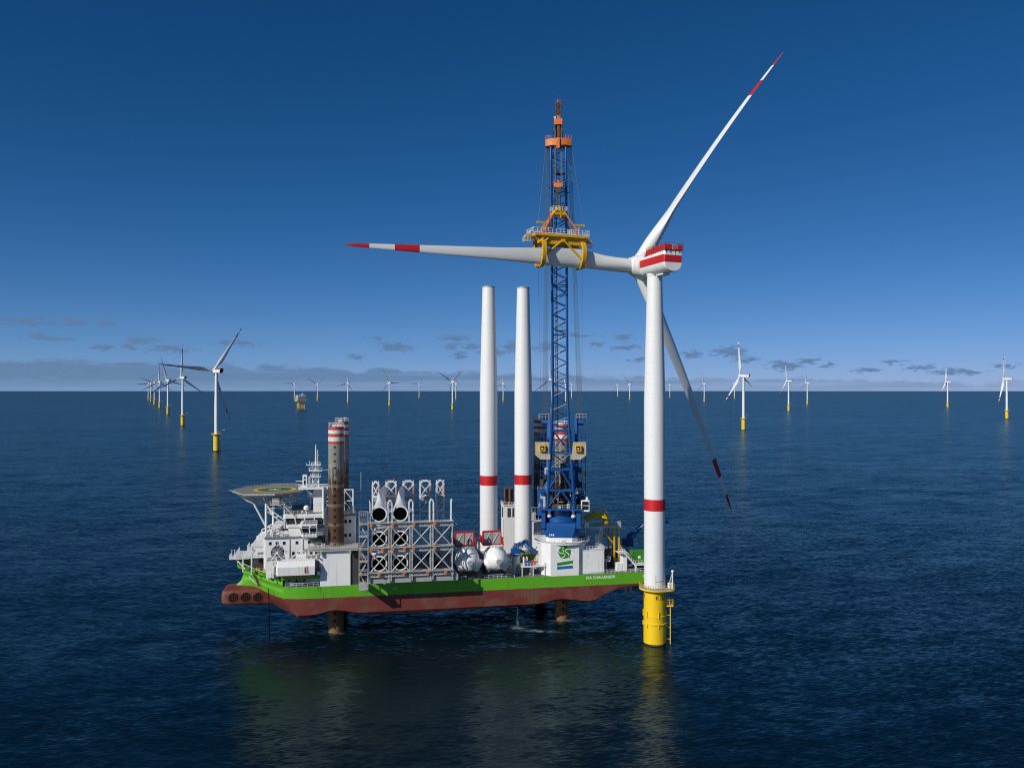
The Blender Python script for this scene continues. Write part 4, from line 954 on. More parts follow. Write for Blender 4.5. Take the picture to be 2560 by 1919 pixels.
mb.loft([rsec(-38.3, 3.4, 8.0, 9.8, .8), rsec(-38.2, 4.3, 7.3, 10.5, 1.0), rsec(-37.7, 4.9, 6.8, 10.95, 1.1), rsec(-36.8, 5.15, 6.6, 11.1, 1.1), rsec(-34, 5.2, 6.55, 11.2, 1.0), rsec(-30, 5.2, 6.5, 11.3, 1.0), rsec(-26, 5.2, 6.4, 11.3, 1.0), rsec(-22, 5.2, 6.3, 11.0, 1.0)])
bulb = mb.build('bow_bulb', 'antifoul', hull); 
for u, w in ((-34.7, 8.95), (-31.2, 8.9), (-27.6, 8.75)):
    mb = SB(); y = CL - 5.22
    def circ(r, yy, n=28): return [(u + r * math.cos(2 * math.pi * k / n), yy, w + r * math.sin(2 * math.pi * k / n)) for k in range(n)]
    mb.loft([circ(1.75, y + .03), circ(1.62, y - .10), circ(1.45, y - .08), circ(1.42, y + .02)], cap=False, mi=0); mb.add(circ(1.45, y - .012), [tuple(range(28))], 1)
    for k in (-.9, -.3, .3, .9):
        q_ = math.sqrt(1.44 ** 2 - k * k); mb.bar((u + k, y - .05, w - q_), (u + k, y - .05, w + q_), .06, .06, 2); mb.bar((u - q_, y - .06, w + k), (u + q_, y - .06, w + k), .06, .06, 2)
    mb.build('thruster_tunnel', ['antifoul', 'black', 'brown'], hull)
mb = SB()                                                          # fairleads, anchor pocket, draught marks, rubbing plates
for u, b, w in ((-33.2, 4.6, 18.9), (-31.4, 7.0, 18.6), (-29.5, 10.0, 18.3), (-27.4, 13.2, 17.9)): mb.bbox(u - .3, u + .3, CL - b - .22, CL - b + .5, w - .35, w + .35, .05, 0)
mb.bbox(-21.3, -20.2, .75, 1.6, 17.2, 18.1, .05, 0)
def hull_b(u, w):
    lv = [(c_[0][2] if k else 19.5, c_) for k, c_ in enumerate(cols)]
    def at_u(c_):
        for p, q_ in zip(c_, c_[1:]):
            if p[0] <= u <= q_[0]: return p[1] + (q_[1] - p[1]) * (u - p[0]) / max(1e-6, q_[0] - p[0])
        return .2
    for (wa, ca), (wb_, cb_) in zip(lv, lv[1:]):
        if wb_ <= w <= wa: f = (wa - w) / (wa - wb_); return at_u(ca) * (1 - f) + at_u(cb_) * f
    return at_u(cols[-1])
def on_hull(u, w, d=.06): return (u - d * .5, CL - hull_b(u, w) - d, w)
def strip(mb, a, b_, wd, mi, d=.06, n_=6):
    L = [(a[0] + (b_[0] - a[0]) * k / n_, a[1] + (b_[1] - a[1]) * k / n_) for k in range(n_ + 1)]
    mb.loft([[on_hull(u - wd / 2, w, d) for u, w in L], [on_hull(u + wd / 2, w, d) for u, w in L]], closed=False, cap=False, mi=mi)
strip(mb, (-28.2, 16.3), (-27.2, 12.2), 1.15, 1); strip(mb, (-28.45, 16.3), (-27.6, 12.6), .5, 0, .09)
mb.build('anchor_pocket', ['dark', 'brown'], hull)
mb = SB()
for a, b_ in ((0, 0), (.5, -.35), (.15, -.85), (.75, -.75), (1.05, -1.2), (1.45, -1.05), (1.3, -1.7), (1.8, -1.6), (2.2, -1.9)):
    strip(mb, (-30.5 + a, 15.0 + b_), (-30.35 + a, 14.6 + b_), .32, 0, .08, 2)
mb.build('bow_marking', 'text_white', hull)
nm = lettering('SEA CHALLENGER', 1.12, 'text_white', 'ship_name', hull, .01, .022, 1.12)
nm.matrix_local = Matrix.Translation((74.1, -.025, 13.95)) @ Matrix.Rotation(R(90), 4, 'X')
nm.scale = (.93, 1, 1)
nm = lettering('SC', 1.1, 'text_white', 'name_mark', hull, .01, .02); nm.matrix_local = Matrix.Translation((88.2, -.025, 13.7)) @ Matrix.Rotation(R(90), 4, 'X')
rng = random.Random(11)
for u, w1, w0, wd in [(-9.4, 14.9, 12.9, .28), (-8.7, 14.9, 12.2, .2), (-7.9, 12.8, 11.5, .22), (-19.9, 17.1, 14.6, .4), (-12.2, 14.6, 13.4, .15), (4.1, 14.9, 12.0, .3), (3.4, 14.8, 13.2, .18), (30.5, 14.9, 13.0, .2), (56.8, 14.9, 13.2, .2), (70.2, 14.9, 12.6, .2), (81, 14.8, 13.5, .2)] + [(rng.uniform(-10, 72), 11.55, rng.uniform(8.2, 10.8), rng.uniform(.12, .4)) for _ in range(26)]:
    b_ = .02 if u > -14 else CL - hull_b(u, (w0 + w1) / 2)
    if u < -14: continue
    mb = SB(); mb.add([(u - wd / 2, -.012, w1), (u + wd / 2, -.012, w1), (u + wd * .18, -.012, w0), (u - wd * .1, -.012, w0 + .2)], [(0, 1, 2, 3)]); mb.build('rust_run', 'brown', hull)
# jack houses and legs
LEGS = [(-4.6, 7.0), (63.88, 7.37), (-3.62, 36.3), (63.9, 38.3)]
mb = SB(); mb.bbox(-8.8, -.3, -.04, 14, 14.9, 25.0, .12)
for k in range(9): mb.box(-8.4 + k * .9, -8.1 + k * .9, -.09, -.03, 24.0, 24.15)
mb.build('jack_house', 'ship_white', ship)
mb = SB(); mb.bbox(-8.5, 1, 29.5, 41.4, 15, 25, .15); mb.build('jack_house', 'ship_white', ship)
mb = SB(); mb.bbox(58.3, 70, 31.4, 41.4, 15, 26, .15); mb.build('jack_house', 'ship_white', ship)
mb = SB(); mb.box(-12, 1.8, -.9, 7.2, 25.0, 25.25)
mb.rail([(-12, -.85, 25.25), (1.8, -.85, 25.25)], h=1.5, step=.55, r=.05); mb.rail([(-12, 4, 25.25), (-8, 4, 25.25)], h=1.2, r=.05); mb.bar((-12, -.85, 26.0), (1.8, -.85, 26.0), .06, .5)
mb.rail([(-12, -.85, 25.25), (-12, 4, 25.25)], h=1.4, step=.7, r=.05); mb.box(-8.9, -8.4, -1.0, -.5, 23.8, 25); mb.box(-.7, -.2, -1.0, -.5, 23.8, 25)
mb.build('gallery', 'steel', ship)
for (u, v), top in zip(LEGS, (60.0, 60.0, 60.4, 60.3)):
    mb = MB(); r = 2.28; n = 48
    zs_ = [(-6, 0), (6.9, 0)] if False else [(-6, 0)]
    bands = [(-6, 7.0, 4), (7.0, top - 4.95, 0), (top - 4.95, top - 4.2, 1), (top - 4.2, top - 2.95, 2), (top - 2.95, top - 2.0, 1), (top - 2.0, top - .95, 2), (top - .95, top, 1)]
    for a, b, m_ in bands: mb.lathe([(r, a), (r, b)], n=n, cap=False, mi=m_)
    mb.lathe([(.01, top), (r, top)], n=n, cap=False, mi=0)
    z = 1.5
    while z < top - 5.6:
        for an in (-98, -8, 82, 172):
            a = R(an); nv = Vector((math.cos(a), math.sin(a), 0)); tv = Vector((-math.sin(a), math.cos(a), 0)); c = nv * (r + .012) + Vector((0, 0, z))
            ring = [c + .42 * (math.cos(R(30 * k)) * tv + math.sin(R(30 * k)) * Vector((0, 0, 1))) - nv * (r - math.sqrt(max(0, r * r - (.42 * math.cos(R(30 * k))) ** 2))) for k in range(12)]
            mb.add(ring, [tuple(range(12))], 3)
        z += 2.02
    for z in range(6, int(top - 10), 5): mb.lathe([(r, z), (r + .025, z + .03), (r + .025, z + .17), (r, z + .2)], n=n, cap=False, mi=0)
    lg = mb.build('leg', ['leg', 'leg_red', 'leg_white', 'black', 'leg_low'], ship, loc=(u, v, 0)); weld(lg, 30)
    mb = MB(); mb.rail([(2.15 * math.cos(R(30 * k)), 2.15 * math.sin(R(30 * k)), top) for k in range(12)], h=1.15, step=1.2, r=.06, closed=True)
    mb.bbox(-1.0, .2, -.6, .6, top, top + .7, .08); mb.tube((.9, .3, top), (.9, .3, top + 1.5), .06, n=5)
    mb.build('railing', 'ship_white', lg)
# accommodation block, bridge
mb = SB(); mb.yprism([(-24.6, 17.2), (-24.6, 27.8), (-15.3, 27.7), (-10.7, 25.9), (-8.9, 25.9), (-8.9, 17.2)], 7.0, 34.5)
mb.box(-24.9, -15.2, 6.7, 34.8, 27.7, 27.95, 1); mb.bbox(-18.2, -8, 8.5, 33, 27.95, 30.2, .1)
mb.bbox(-2.6, 1.0, 10, 18, 25, 33.3, .1); mb.bbox(-8, -2.6, 12, 30, 25, 30, .1); mb.box(-2.7, 1.1, 9.8, 18.2, 33.3, 33.5, 1)
mb.box(-23.7, -8.9, .6, 7, 22.3, 22.5, 1); mb.box(-23.7, -8.9, .5, .62, 22.25, 22.55, 0); mb.box(-18.4, -8.1, 8.6, 32, 30.2, 30.28, 1); mb.bbox(-23.9, -21.2, 12, 30, 27.95, 29.4, .1); mb.bbox(-21, -18.4, 9.5, 12.5, 27.95, 29.0, .1); mb.bar((-22.5, 8.5, 29.9), (-18.2, 8.5, 28.3), .25, .2); mb.bar((-22.5, 8.5, 27.9), (-22.5, 8.5, 29.9), .2)
mb.box(-.3, 2.1, .4, 12, 15, 24.6, 2); mb.box(-18.6, -8.9, 4.5, 7, 19.3, 22.3)  # first box is added: its dark colour stands in for a shadowed recess
for u in (-23.5, -16, -9.2): mb.box(u, u + .3, .7, 1.0, 17.35, 22.3)
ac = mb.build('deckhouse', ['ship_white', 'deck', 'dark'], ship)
for u, w, v in [(x, 26.35, 6.96) for x in (-23.3, -21.4, -19.4, -15.8, -12.3)] + [(x, 23.3, 6.96) for x in (-16.8, -15.4, -11.8, -10.3)]:
    mb = SB(); mb.bbox(u - .42, u + .42, v - .05, v + .1, w - .48, w + .48, .03, 0); mb.box(u - .34, u + .34, v - .07, v - .04, w - .4, w + .4, 1); mb.build('window', ['steel', 'glass'], ac)
for u in (-1.9, -.6):
    for w in (31.6, 27.5): mb = SB(); mb.box(u - .35, u + .35, 9.94, 10.02, w - .5, w + .5); mb.build('window', 'glass', ac)
for u in (-17.6, -15.6, -13.4): mb = SB(); mb.box(u - .3, u + .3, 3.34, 3.42, 15.9, 16.5); mb.build('window', 'glass', ac)
def house(mb, u0, u1, v0, v1, z0, zs, zt, z1, fl, nw=5):
    """bridge storey: sill, ribbon of panes leaning outward, roof"""
    def ring(e, z): return [(u0 - e + .5, v0 - e, z), (u1, v0 - e, z), (u1, v1 + e, z), (u0 - e + .5, v1 + e, z), (u0 - e, v1 + e - .8, z), (u0 - e, v0 - e + .8, z)]
    mb.loft([ring(0, z0), ring(0, zs)], mi=0); mb.loft([ring(-.05, zs), ring(fl - .05, zt)], mi=1)
    mb.loft([ring(fl + .08, zt), ring(fl + .15, z1 - .2), ring(fl - .3, z1)], mi=0)
    a, b = ring(.02, zs), ring(fl + .02, zt)
    for i in range(6):
        j = (i + 1) % 6; L = (Vector(a[j]) - Vector(a[i])).length; k = max(1, round(L / 2.4))
        for q_ in range(k + 1): mb.bar(Vector(a[i]).lerp(Vector(a[j]), q_ / k), Vector(b[i]).lerp(Vector(b[j]), q_ / k), .26, .26, 0)
mb = SB(); house(mb, -19.3, -8.2, 10.2, 31.3, 30.0, 31.2, 33.0, 34.1, .5)
house(mb, -14.2, -9.9, 3.2, 10.0, 28.6, 29.4, 31.2, 32.2, .45)
mb.loft([[(-14.2, 4.2, 28.0), (-9.9, 4.2, 28.0), (-9.9, 10, 27.95), (-14.2, 10, 27.95)], [(-14.3, 3.1, 28.6), (-9.8, 3.1, 28.6), (-9.8, 10, 28.6), (-14.3, 10, 28.6)]], mi=0)
for a, b in ((-14.0, -12.2), (-11.6, -10.2)): mb.box(a, b, 2.55, 2.66, 31.45, 31.75, 1)
mb.box(-18.6, -8.4, 10.6, 30.9, 34.1, 34.16, 2); mb.box(-13.9, -10, 3.4, 9.6, 32.2, 32.26, 2)
br = mb.build('bridge', ['ship_white', 'glass', 'deck'], ship)
mb = SB(); mb.rail([(-14.6, 2.9, 28.7), (-8.5, 2.9, 28.7), (-8.5, 7, 28.7)], h=1.1, step=.9, r=.05); mb.rail([(-19, 10, 34.1), (-8.3, 10, 34.1)], h=1.1, step=1.1, r=.05); mb.rail([(-19, 10, 34.1), (-19, 31, 34.1)], h=1.1, step=1.5, r=.05)
mb.rail([(-24.7, 7.1, 27.95), (-15, 7.1, 27.95)], h=1.1, step=1.1, r=.05); mb.rail([(-14.2, 3.1, 32.2), (-9.9, 3.1, 32.2)], h=1.1, step=1, r=.05)
mb.rail([(-23.6, .7, 22.5), (-9, .7, 22.5)], h=1.1, step=1.1, r=.05); mb.rail([(-18.5, .15, 15), (-9.2, .15, 15)], h=1.1, step=1.6, r=.05)
mb.rail([(-2.6, 10, 33.5), (1, 10, 33.5)], h=1.1, step=.9, r=.05)
mb.build('railing', 'ship_white', ship)
mb = SB()                                                          # open steelwork in front of the house
for v in (8, 21, 33):
    mb.bar((-24.9, v, 17.3), (-24.9, v, 27.8), .55 if v in (8, 33) else .35); mb.bar((-28.6, v, 17.3), (-28.6, v, 26.0), .32); mb.bar((-28.7, v, 26.0), (-24.8, v, 28.1), .32); mb.bar((-28.6, v, 22.3), (-24.9, v, 22.3), .3); mb.bar((-28.6, v, 25.4), (-24.9, v, 25.4), .3)
    for a, b in ((-27.6, .5), (-26.5, 1.1), (-25.6, 1.5)): mb.bar((a, v, 25.4), (a + .5, v, 26.0 + b), .16)
mb.box(-28.9, -24.8, 8, 33, 25.3, 25.45); mb.box(-28.9, -24.8, 8, 33, 22.0, 22.2); mb.box(-28.5, -25, 8, 8.2, 22.4, 23.0); mb.box(-28.5, -25, 8, 8.2, 24.5, 25.3)
mb.rail([(-29.6, 8, 22.2), (-24.9, 7.8, 22.2)], h=1.1, step=.9, r=.05); mb.rail([(-29.9, 9, 24.2), (-29.9, 14, 24.2)], h=1.4, step=.9, r=.05); mb.box(-30, -28.5, 9, 14, 24.0, 24.2)
mb.box(-36.4, -33.2, 18.6, 23, 19.75, 19.9); mb.rail([(-36.4, 18.6, 19.9), (-33.2, 18.6, 19.9)], h=1.1, step=.55, r=.05); mb.rail([(-36.4, 23, 19.9), (-36.4, 18.6, 19.9)], h=1.1, step=.7, r=.05)
mb.box(-34.5, -30.0, 14.5, 27, 20.6, 20.75); mb.rail([(-34.5, 14.5, 20.75), (-30, 14.5, 20.75)], h=1.2, step=.7, r=.055); mb.rail([(-34.5, 14.5, 20.75), (-34.5, 27, 20.75)], h=1.2, step=.9, r=.05)
for u, h in ((-35.2, 2.2), (-34.4, 2.3), (-31.8, 1.6)): mb.tube((u, 16, 20.7), (u, 16, 20.7 + h), .07, n=5); mb.ball((u, 16, 20.8 + h), .18, n=8)
for u in (-31.5, -29): mb.bar((u, 12, 17.3), (u, 12, 21), .3)
mb.bar((-34, 15.5, 20.4), (-31, 13, 18), .2)
mb.build('fore_frame', 'ship_white', ship)
mb = SB()
mb.bbox(-28.8, -25.2, 10.5, 16, 17.3, 20.6, .2, 0); mb.bbox(-28.6, -25.2, 18, 25, 17.3, 20.9, .2, 0)
for u, v, h in ((-27.2, 8.6, 1.9), (-26.4, 8.0, 1.9), (-25.8, 8.6, 1.6)): mb.tube((u, v, 17.3), (u, v, 17.3 + h), .22, n=8, mi=1)
mb.tube((-27.4, 8.3, 18.2), (-25.6, 8.3, 18.2), .16, n=6, mi=1); mb.bbox(-23.9, -22.4, 2.7, 4.2, 17.3, 19.1, .1, 2); mb.bbox(-22.2, -21.3, 2.2, 3.2, 17.3, 20.4, .05, 2); mb.tube((-21.8, 2.4, 17.3), (-21.8, 2.4, 22.2), .12, n=6, mi=2)
mb.build('anchor_winch', ['dark', 'yellow_rig', 'ship_white'], ship)
mb = SB(); c = Vector((-20.8, 2.6, 24.6))                           # hose reel
mb.T = mb.T @ Matrix.Translation(c) @ Matrix.Rotation(R(90), 4, 'X')
mb.lathe([(1.35, -.9), (1.35, .9)], n=28, mi=0, cap=True)
for z in (-.95, .95):
    mb.lathe([(1.5, z - .08), (1.75, z - .08), (1.75, z + .08), (1.5, z + .08)], n=28, mi=0, cap=False)
    for k in range(12): a = R(30 * k); mb.tube((.4 * math.cos(a), .4 * math.sin(a), z), (2.45 * math.cos(a), 2.45 * math.sin(a), z), .06, n=5, mi=1)
mb.tube((0, 0, -1.2), (0, 0, 1.2), .35, n=10, mi=1)
mb.T = Matrix.Identity(4)
for du in (-1.6, 1.6):
    for v in (1.5, 3.8): mb.tube((c.x + du, v, 22.5), (c.x, v, 24.6), .13, n=6, mi=1)
mb.bbox(-18.6, -17.4, 1.8, 3.6, 22.5, 24.6, .1, 1); mb.bbox(-15.5, -12.6, 1.2, 3.2, 22.5, 23.9, .15, 1); mb.path([(-17.3, 2, 22.6), (-14, 2, 25.2), (-11.5, 2, 22.7)], .12, n=6, mi=1)
mb.build('hose_reel', ['dark', 'ship_white'], ship)
# helideck
HW = 40.35
HP = [(-31.2, 9.4), (-22.2, 8.9), (-15.3, 15.2), (-15.0, 27.0), (-18.8, 32.6), (-26.0, 33.0), (-32.6, 28.0), (-35.6, 19.4)]
hc_ = (-24.6, 20.6)
def grow(k, dz=0): return [(hc_[0] + (x - hc_[0]) * k, hc_[1] + (y - hc_[1]) * k, HW + dz) for x, y in HP]
mb = SB(); mb.loft([grow(1, -.55), grow(1, 0)], mi=0); 
mb.loft([grow(1.004, -.35), grow(1.004, .02), grow(.965, .02)], cap=False, mi=1)
hel = mb.build('helideck', ['pad', 'steel'], ship)
mb = SB(); a, b = grow(1.0, -.2), grow(1.09, .22)
for i in range(8):
    j = (i + 1) % 8
    mb.tube(b[i], b[j], .07, n=5)
    L = (Vector(a[j]) - Vector(a[i])).length; k = round(L / 1.1)
    for q_ in range(k + 1): mb.bar(Vector(a[i]).lerp(Vector(a[j]), q_ / k), Vector(b[i]).lerp(Vector(b[j]), q_ / k), .09, .05)
    m1, m2 = [tuple(Vector(p).lerp(Vector(q2), .55)) for p, q2 in ((a[i], b[i]), (a[j], b[j]))]; mb.tube(m1, m2, .05, n=4)
mb.build('safety_net', 'steel', hel)
def disc(r, dz, n=48): return [(-23.3 + r * math.cos(2 * math.pi * k / n), 20.4 + r * math.sin(2 * math.pi * k / n), HW + dz) for k in range(n)]
mb = SB(); mb.loft([disc(5.2, .022), disc(6.35, .022)], cap=False, mi=0); mb.add(disc(5.2, .018), [tuple(range(48))], 1)
for x0, x1, y0, y1 in ((-1.5, -.9, -2, 2), (.9, 1.5, -2, 2), (-.9, .9, -.3, .3)):
    mb.add([(-23.3 + x, 20.4 + y, HW + .03) for x, y in ((y0 * .9, x0), (y1 * .9, x0), (y1 * .9, x1), (y0 * .9, x1))], [(0, 1, 2, 3)], 2)
mb.build('landing_circle', ['yellow', 'pad_green', 'text_white'], hel)
mb = SB(); lo_ = [(hc_[0] + 1 + (x - hc_[0]) * .72, hc_[1] + (y - hc_[1]) * .72, HW - 3.1) for x, y in HP]; up_ = grow(.95, -.5)
for i in range(8):
    j = (i + 1) % 8; mb.bar(lo_[i], lo_[j], .28); mb.bar(up_[i], up_[j], .25, .4)
    n_ = 3
    for k in range(n_):
        p0 = Vector(lo_[i]).lerp(Vector(lo_[j]), k / n_); p1 = Vector(up_[i]).lerp(Vector(up_[j]), k / n_); p2 = Vector(lo_[i]).lerp(Vector(lo_[j]), (k + 1) / n_)
        mb.bar(p0, p1, .14); mb.bar(p1, p2, .16)
for k in range(1, 6):
    f = k / 6; mb.bar(Vector(up_[0]).lerp(Vector(up_[1]), f), Vector(up_[5]).lerp(Vector(up_[4]), f), .2, .5); mb.bar(Vector(lo_[0]).lerp(Vector(lo_[1]), f), Vector(lo_[5]).lerp(Vector(lo_[4]), f), .2, .25)
    mb.bar(Vector(lo_[7]).lerp(Vector(lo_[2]), f) - Vector((0, 2, 0)), Vector(up_[7]).lerp(Vector(up_[2]), f), .15)
mb.build('under_truss', 'steel', hel)
mb = SB(); mb.rail([(-23.6, 9, 37.2), (-20.2, 9, 37.2), (-20.2, 12, 37.2), (-23.6, 12, 37.2)], h=1.2, step=.7, r=.05, closed=True); mb.box(-23.6, -20.2, 9, 12, 37, 37.2)
for k in range(9): mb.box(-20.2 + k * .42, -19.7 + k * .42, 9.3, 10.4, 37 - k * .42, 37.08 - k * .42)
mb.bar((-20, 9.3, 37), (-16.4, 9.3, 33.5), .08, .3); mb.rail([(-20, 9.3, 37), (-16.4, 9.3, 33.5)], h=1.1, step=.8, r=.045); mb.bbox(-23, -21, 9.6, 11.4, 37.2, 39.3, .1)
mb.build('access_stair', 'steel', hel)
for v in (10.5, 30.5):
    mb = SB(); mb.tube((-24.8, v, 17.3), (-24.8, v, 37.4), .34, n=10); mb.tube((-28.2, v, 37.4), (-24.8, v, 30.6), .27, n=10); mb.tube((-24.8, v, 36.6), (-19.3, v, 32.2), .17, n=8); mb.tube((-24.8, v, 35.4), (-19.3, v, 31), .17, n=8); mb.tube((-24.8, v, 35.9), (-17.5, v, 36.2), .14, n=8)
    mb.tube((-19.6, v, 30), (-19.6, v, 37.4), .2, n=8); mb.tube((-24.8, v, 30.3), (-20, v, 31), .18, n=8)
    mb.build('support_strut', 'ship_white', hel)
rng = random.Random(21)                                           # pipes, vents, lockers and lamps on the house and bridge
for k in range(46):
    z, (a0, a1, c0, c1) = rng.choice([(27.95, (-24, -19, 7.5, 12)), (27.95, (-24, -19, 7.5, 30)), (34.16, (-18.5, -12, 10.8, 18)), (22.5, (-23, -10, 1.2, 6)), (25.25, (-11.5, -7.5, .2, 6)), (25.25, (-2.2, 1.4, .2, 8)), (33.5, (-2.4, .8, 10, 17))])
    u, v, s_ = rng.uniform(a0, a1), rng.uniform(c0, c1), rng.uniform(.25, .7); mb = SB(); q_ = k % 4
    if q_ == 0: mb.bbox(u, u + s_ * 1.3, v, v + s_, z, z + s_ * rng.uniform(.8, 2), .05); mb.build('roof_locker', rng.choice(['ship_white', 'grey', 'steel']), ship)
    elif q_ == 1: mb.path([(u, v, z), (u, v, z + s_ * 2.4), (u + s_ * .7, v, z + s_ * 2.7)], .1, n=7); mb.build('vent_pipe', 'ship_white', ship)
    elif q_ == 2: mb.lathe([(s_ * .35, z), (s_ * .35, z + s_ * 1.3), (s_ * .75, z + s_ * 1.4), (s_ * .6, z + s_ * 1.9), (.05, z + s_ * 2.05)], n=12, c=(u, v)); mb.build('mushroom_vent', rng.choice(['ship_white', 'grey']), ship)
    else: mb.tube((u, v, z + .2), (u + rng.uniform(1, 3), v, z + .2), .09, n=6); mb.build('deck_pipe', rng.choice(['steel', 'orange', 'grey']), ship)
for u, w0, w1 in ((-14.1, 22.5, 27.6), (-17.8, 22.5, 27.4), (-9.6, 17.4, 25.8)): mb = SB(); mb.tube((u, 6.85, w0), (u, 6.85, w1), .09, n=6); mb.build('wall_pipe', 'steel', ship)
for u, w in ((-19.9, 23.6), (-13.3, 23.5)): mb = SB(); mb.bbox(u - .45, u + .45, 6.9, 7.1, w - 1.05, w + 1.0, .05); mb.build('door', 'grey', ac)
# mast and masthead
mb = SB(); mb.bbox(-11.4, -8.7, 13, 16.5, 34, 41.4, .15); mb.box(-15.6, -6.8, 10.5, 21, 41.3, 41.7); mb.tube((-8.3, 8.2, 33), (-8.3, 8.2, 41.9), .32, n=10); mb.bar((-8.3, 8.2, 41.9), (-8.3, 14, 41.6), .4); mb.bar((-13, 8.6, 41.7), (-8.3, 8.2, 41.9), .3, .4)
mb.tube((-13.6, 12, 41.3), (-11.4, 13.5, 38.4), .2, n=6); mb.tube((-8.3, 8.2, 38), (-5, 12, 41), .2, n=6)
for u in (-5.2, -2.4, .25): mb.tube((u, 14, 33.3), (u, 14, 40.7), .2, n=8)
mb.bar((-8.3, 14, 40.6), (.3, 14, 40.6), .3); mb.bar((-8.3, 14, 37.2), (.3, 14, 37.2), .25)
for a, b in ((-8.3, -5.2), (-5.2, -2.4), (-2.4, .25)): mb.bar((a, 14, 40.6), (b, 14, 37.2), .2); mb.bar((a, 14, 37.2), (b, 14, 33.5), .2)
mb.rail([(-15.6, 10.5, 41.7), (-6.8, 10.5, 41.7), (-6.8, 14, 41.7)], h=1.1, step=.9, r=.05)
mb.build('signal_tower', 'ship_white', ship)
mb = SB(); P = lambda z, h: [(-10.8 - h, 14 - h, z), (-10.8 + h, 14 - h, z), (-10.8 + h, 14 + h, z), (-10.8 - h, 14 + h, z)]
mb.lattice([P(41.7, 1.0), P(43.2, .95), P(44.7, .85), P(46.4, .75)], .13, .08, n=6)
for z, h in ((44.6, 1.5), (46.5, 1.9), (48.1, 1.3)): mb.box(-10.8 - h, -10.8 + h, 14 - h, 14 + h, z, z + .12); mb.rail([(-10.8 - h, 14 - h, z), (-10.8 + h, 14 - h, z), (-10.8 + h, 14 + h, z), (-10.8 - h, 14 + h, z)], h=.9, step=.9, r=.045, closed=True)
mb.tube((-10.8, 14, 46.4), (-10.8, 14, 54.3), .28, .14, n=8); mb.tube((-10.3, 14, 46.4), (-10.3, 14, 52.8), .1, n=6); mb.tube((-10.0, 14.4, 46.4), (-10.0, 14.4, 51.5), .08, n=6)
mb.bar((-13.6, 14, 48.2), (-9.2, 14, 48.2), .2); mb.bar((-9, 14, 46.8), (-6.6, 14, 46.6), .12)
for u, z in ((-13.4, 48.9), (-12.6, 49.6), (-11.6, 49), (-9.4, 48.6), (-8.6, 48.2)): mb.tube((u, 14, 48.1), (u, 14, z), .06, n=5)
mb.box(-14.6, -13.3, 13, 14.5, 41.7, 45.4); mb.box(-14.2, -13.7, 12.93, 13.02, 44.2, 44.8, 1); mb.box(-14.2, -13.7, 12.93, 13.02, 42.3, 43.8, 1); mb.box(-16.6, -14.6, 13.4, 13.7, 43.4, 43.6); mb.box(-13.1, -12.3, 13.2, 14.4, 41.7, 44.9, 2)
mb.build('mast', ['ship_white', 'glass', 'grey'], ship)
for u, v, w, r in ((-12.7, 21, 38.2, 1.0), (-13.2, 9.6, 35.9, .85)):
    mb = SB(); mb.tube((u, v, 34.1 if v < 20 else 34), (u, v, w - r * .4), .13, n=6); mb.lathe([(r * .6, w - r * .75), (r, w - r * .3), (r, w + r * .35), (r * .85, w + r * .75), (r * .45, w + r * .98), (.05, w + r * 1.03)], n=20, c=(u, v)); mb.build('radome', 'ship_white', ship)
mb = SB(); mb.tube((2.2, 20, 26), (2.2, 20, 31), .08, n=5); mb.tube((2.6, 24, 28), (2.6, 24, 45), .05, n=5, mi=0); mb.build('whip_antenna', 'ship_white', ship)
# crane pedestal with emblem, gallery, annex
PED = [(58.5, -.03), (67.3, -.03), (69.9, 2.6), (69.9, 15), (56.2, 15), (56.2, 2.6)]
mb = SB(); mb.prism(PED, 14.9, 24.7); mb.bbox(67.5, 75.6, 1.0, 12, 14.95, 22.0, .1); mb.box(67.4, 75.7, .9, 12.1, 22.0, 22.15)
mb.rail([(69.9, .95, 22.15), (75.6, .95, 22.15), (75.6, 6, 22.15)], h=1.1, step=1, r=.05); mb.box(70.4, 71.2, .96, 1.02, 16.0, 16.1); mb.box(72.0, 72.8, .94, 1.02, 17.6, 17.75); mb.box(69.4, 70.2, .94, 1.02, 17.6, 17.75)
ped = mb.build('crane_pedestal', 'ship_white', ship)
mb = SB(); lc = (62.85, 22.0); pent = [(lc[0] + 2.2 * math.sin(R(72 * k + 36 * 0 - 8)), lc[1] + 2.2 * math.cos(R(72 * k - 8))) for k in range(5)]
pts = []
for k in range(5):
    a, b = pent[k], pent[(k + 1) % 5]; m_ = ((a[0] + b[0]) / 2, (a[1] + b[1]) / 2); o_ = (m_[0] - lc[0], m_[1] - lc[1]); pts += [a, (a[0] * .65 + b[0] * .35 + o_[0] * .06, a[1] * .65 + b[1] * .35 + o_[1] * .06), (a[0] * .35 + b[0] * .65 + o_[0] * .06, a[1] * .35 + b[1] * .65 + o_[1] * .06)]
mb.yprism(pts, -.06, -.035, mi=0)
for k in range(5):
    a0 = R(72 * k + 14); path_ = []
    for q_ in range(7):
        f = q_ / 6; rr = .28 + 2.0 * f; an = a0 + f * 1.05; path_.append(Vector((lc[0] + rr * math.sin(an), -.075, lc[1] + rr * math.cos(an))))
    for p, q2 in zip(path_, path_[1:]): mb.bar(p, q2, .03, .24, 1)
mb.yprism([(60.5, 17.95), (65.4, 18.55), (65.4, 19.45), (60.5, 18.9)], -.06, -.035, mi=0); mb.yprism([(60.5, 16.85), (65.4, 17.05), (65.4, 17.95), (60.5, 17.75)], -.055, -.035, mi=2)
mb.build('emblem', ['logo_green', 'text_white', 'logo_blue'], ped)
mb = SB(); gc = (63.88, 7.37); N = 36
def gring(r, z): return [(gc[0] + r * math.cos(2 * math.pi * k / N), gc[1] + r * math.sin(2 * math.pi * k / N), z) for k in range(N)]
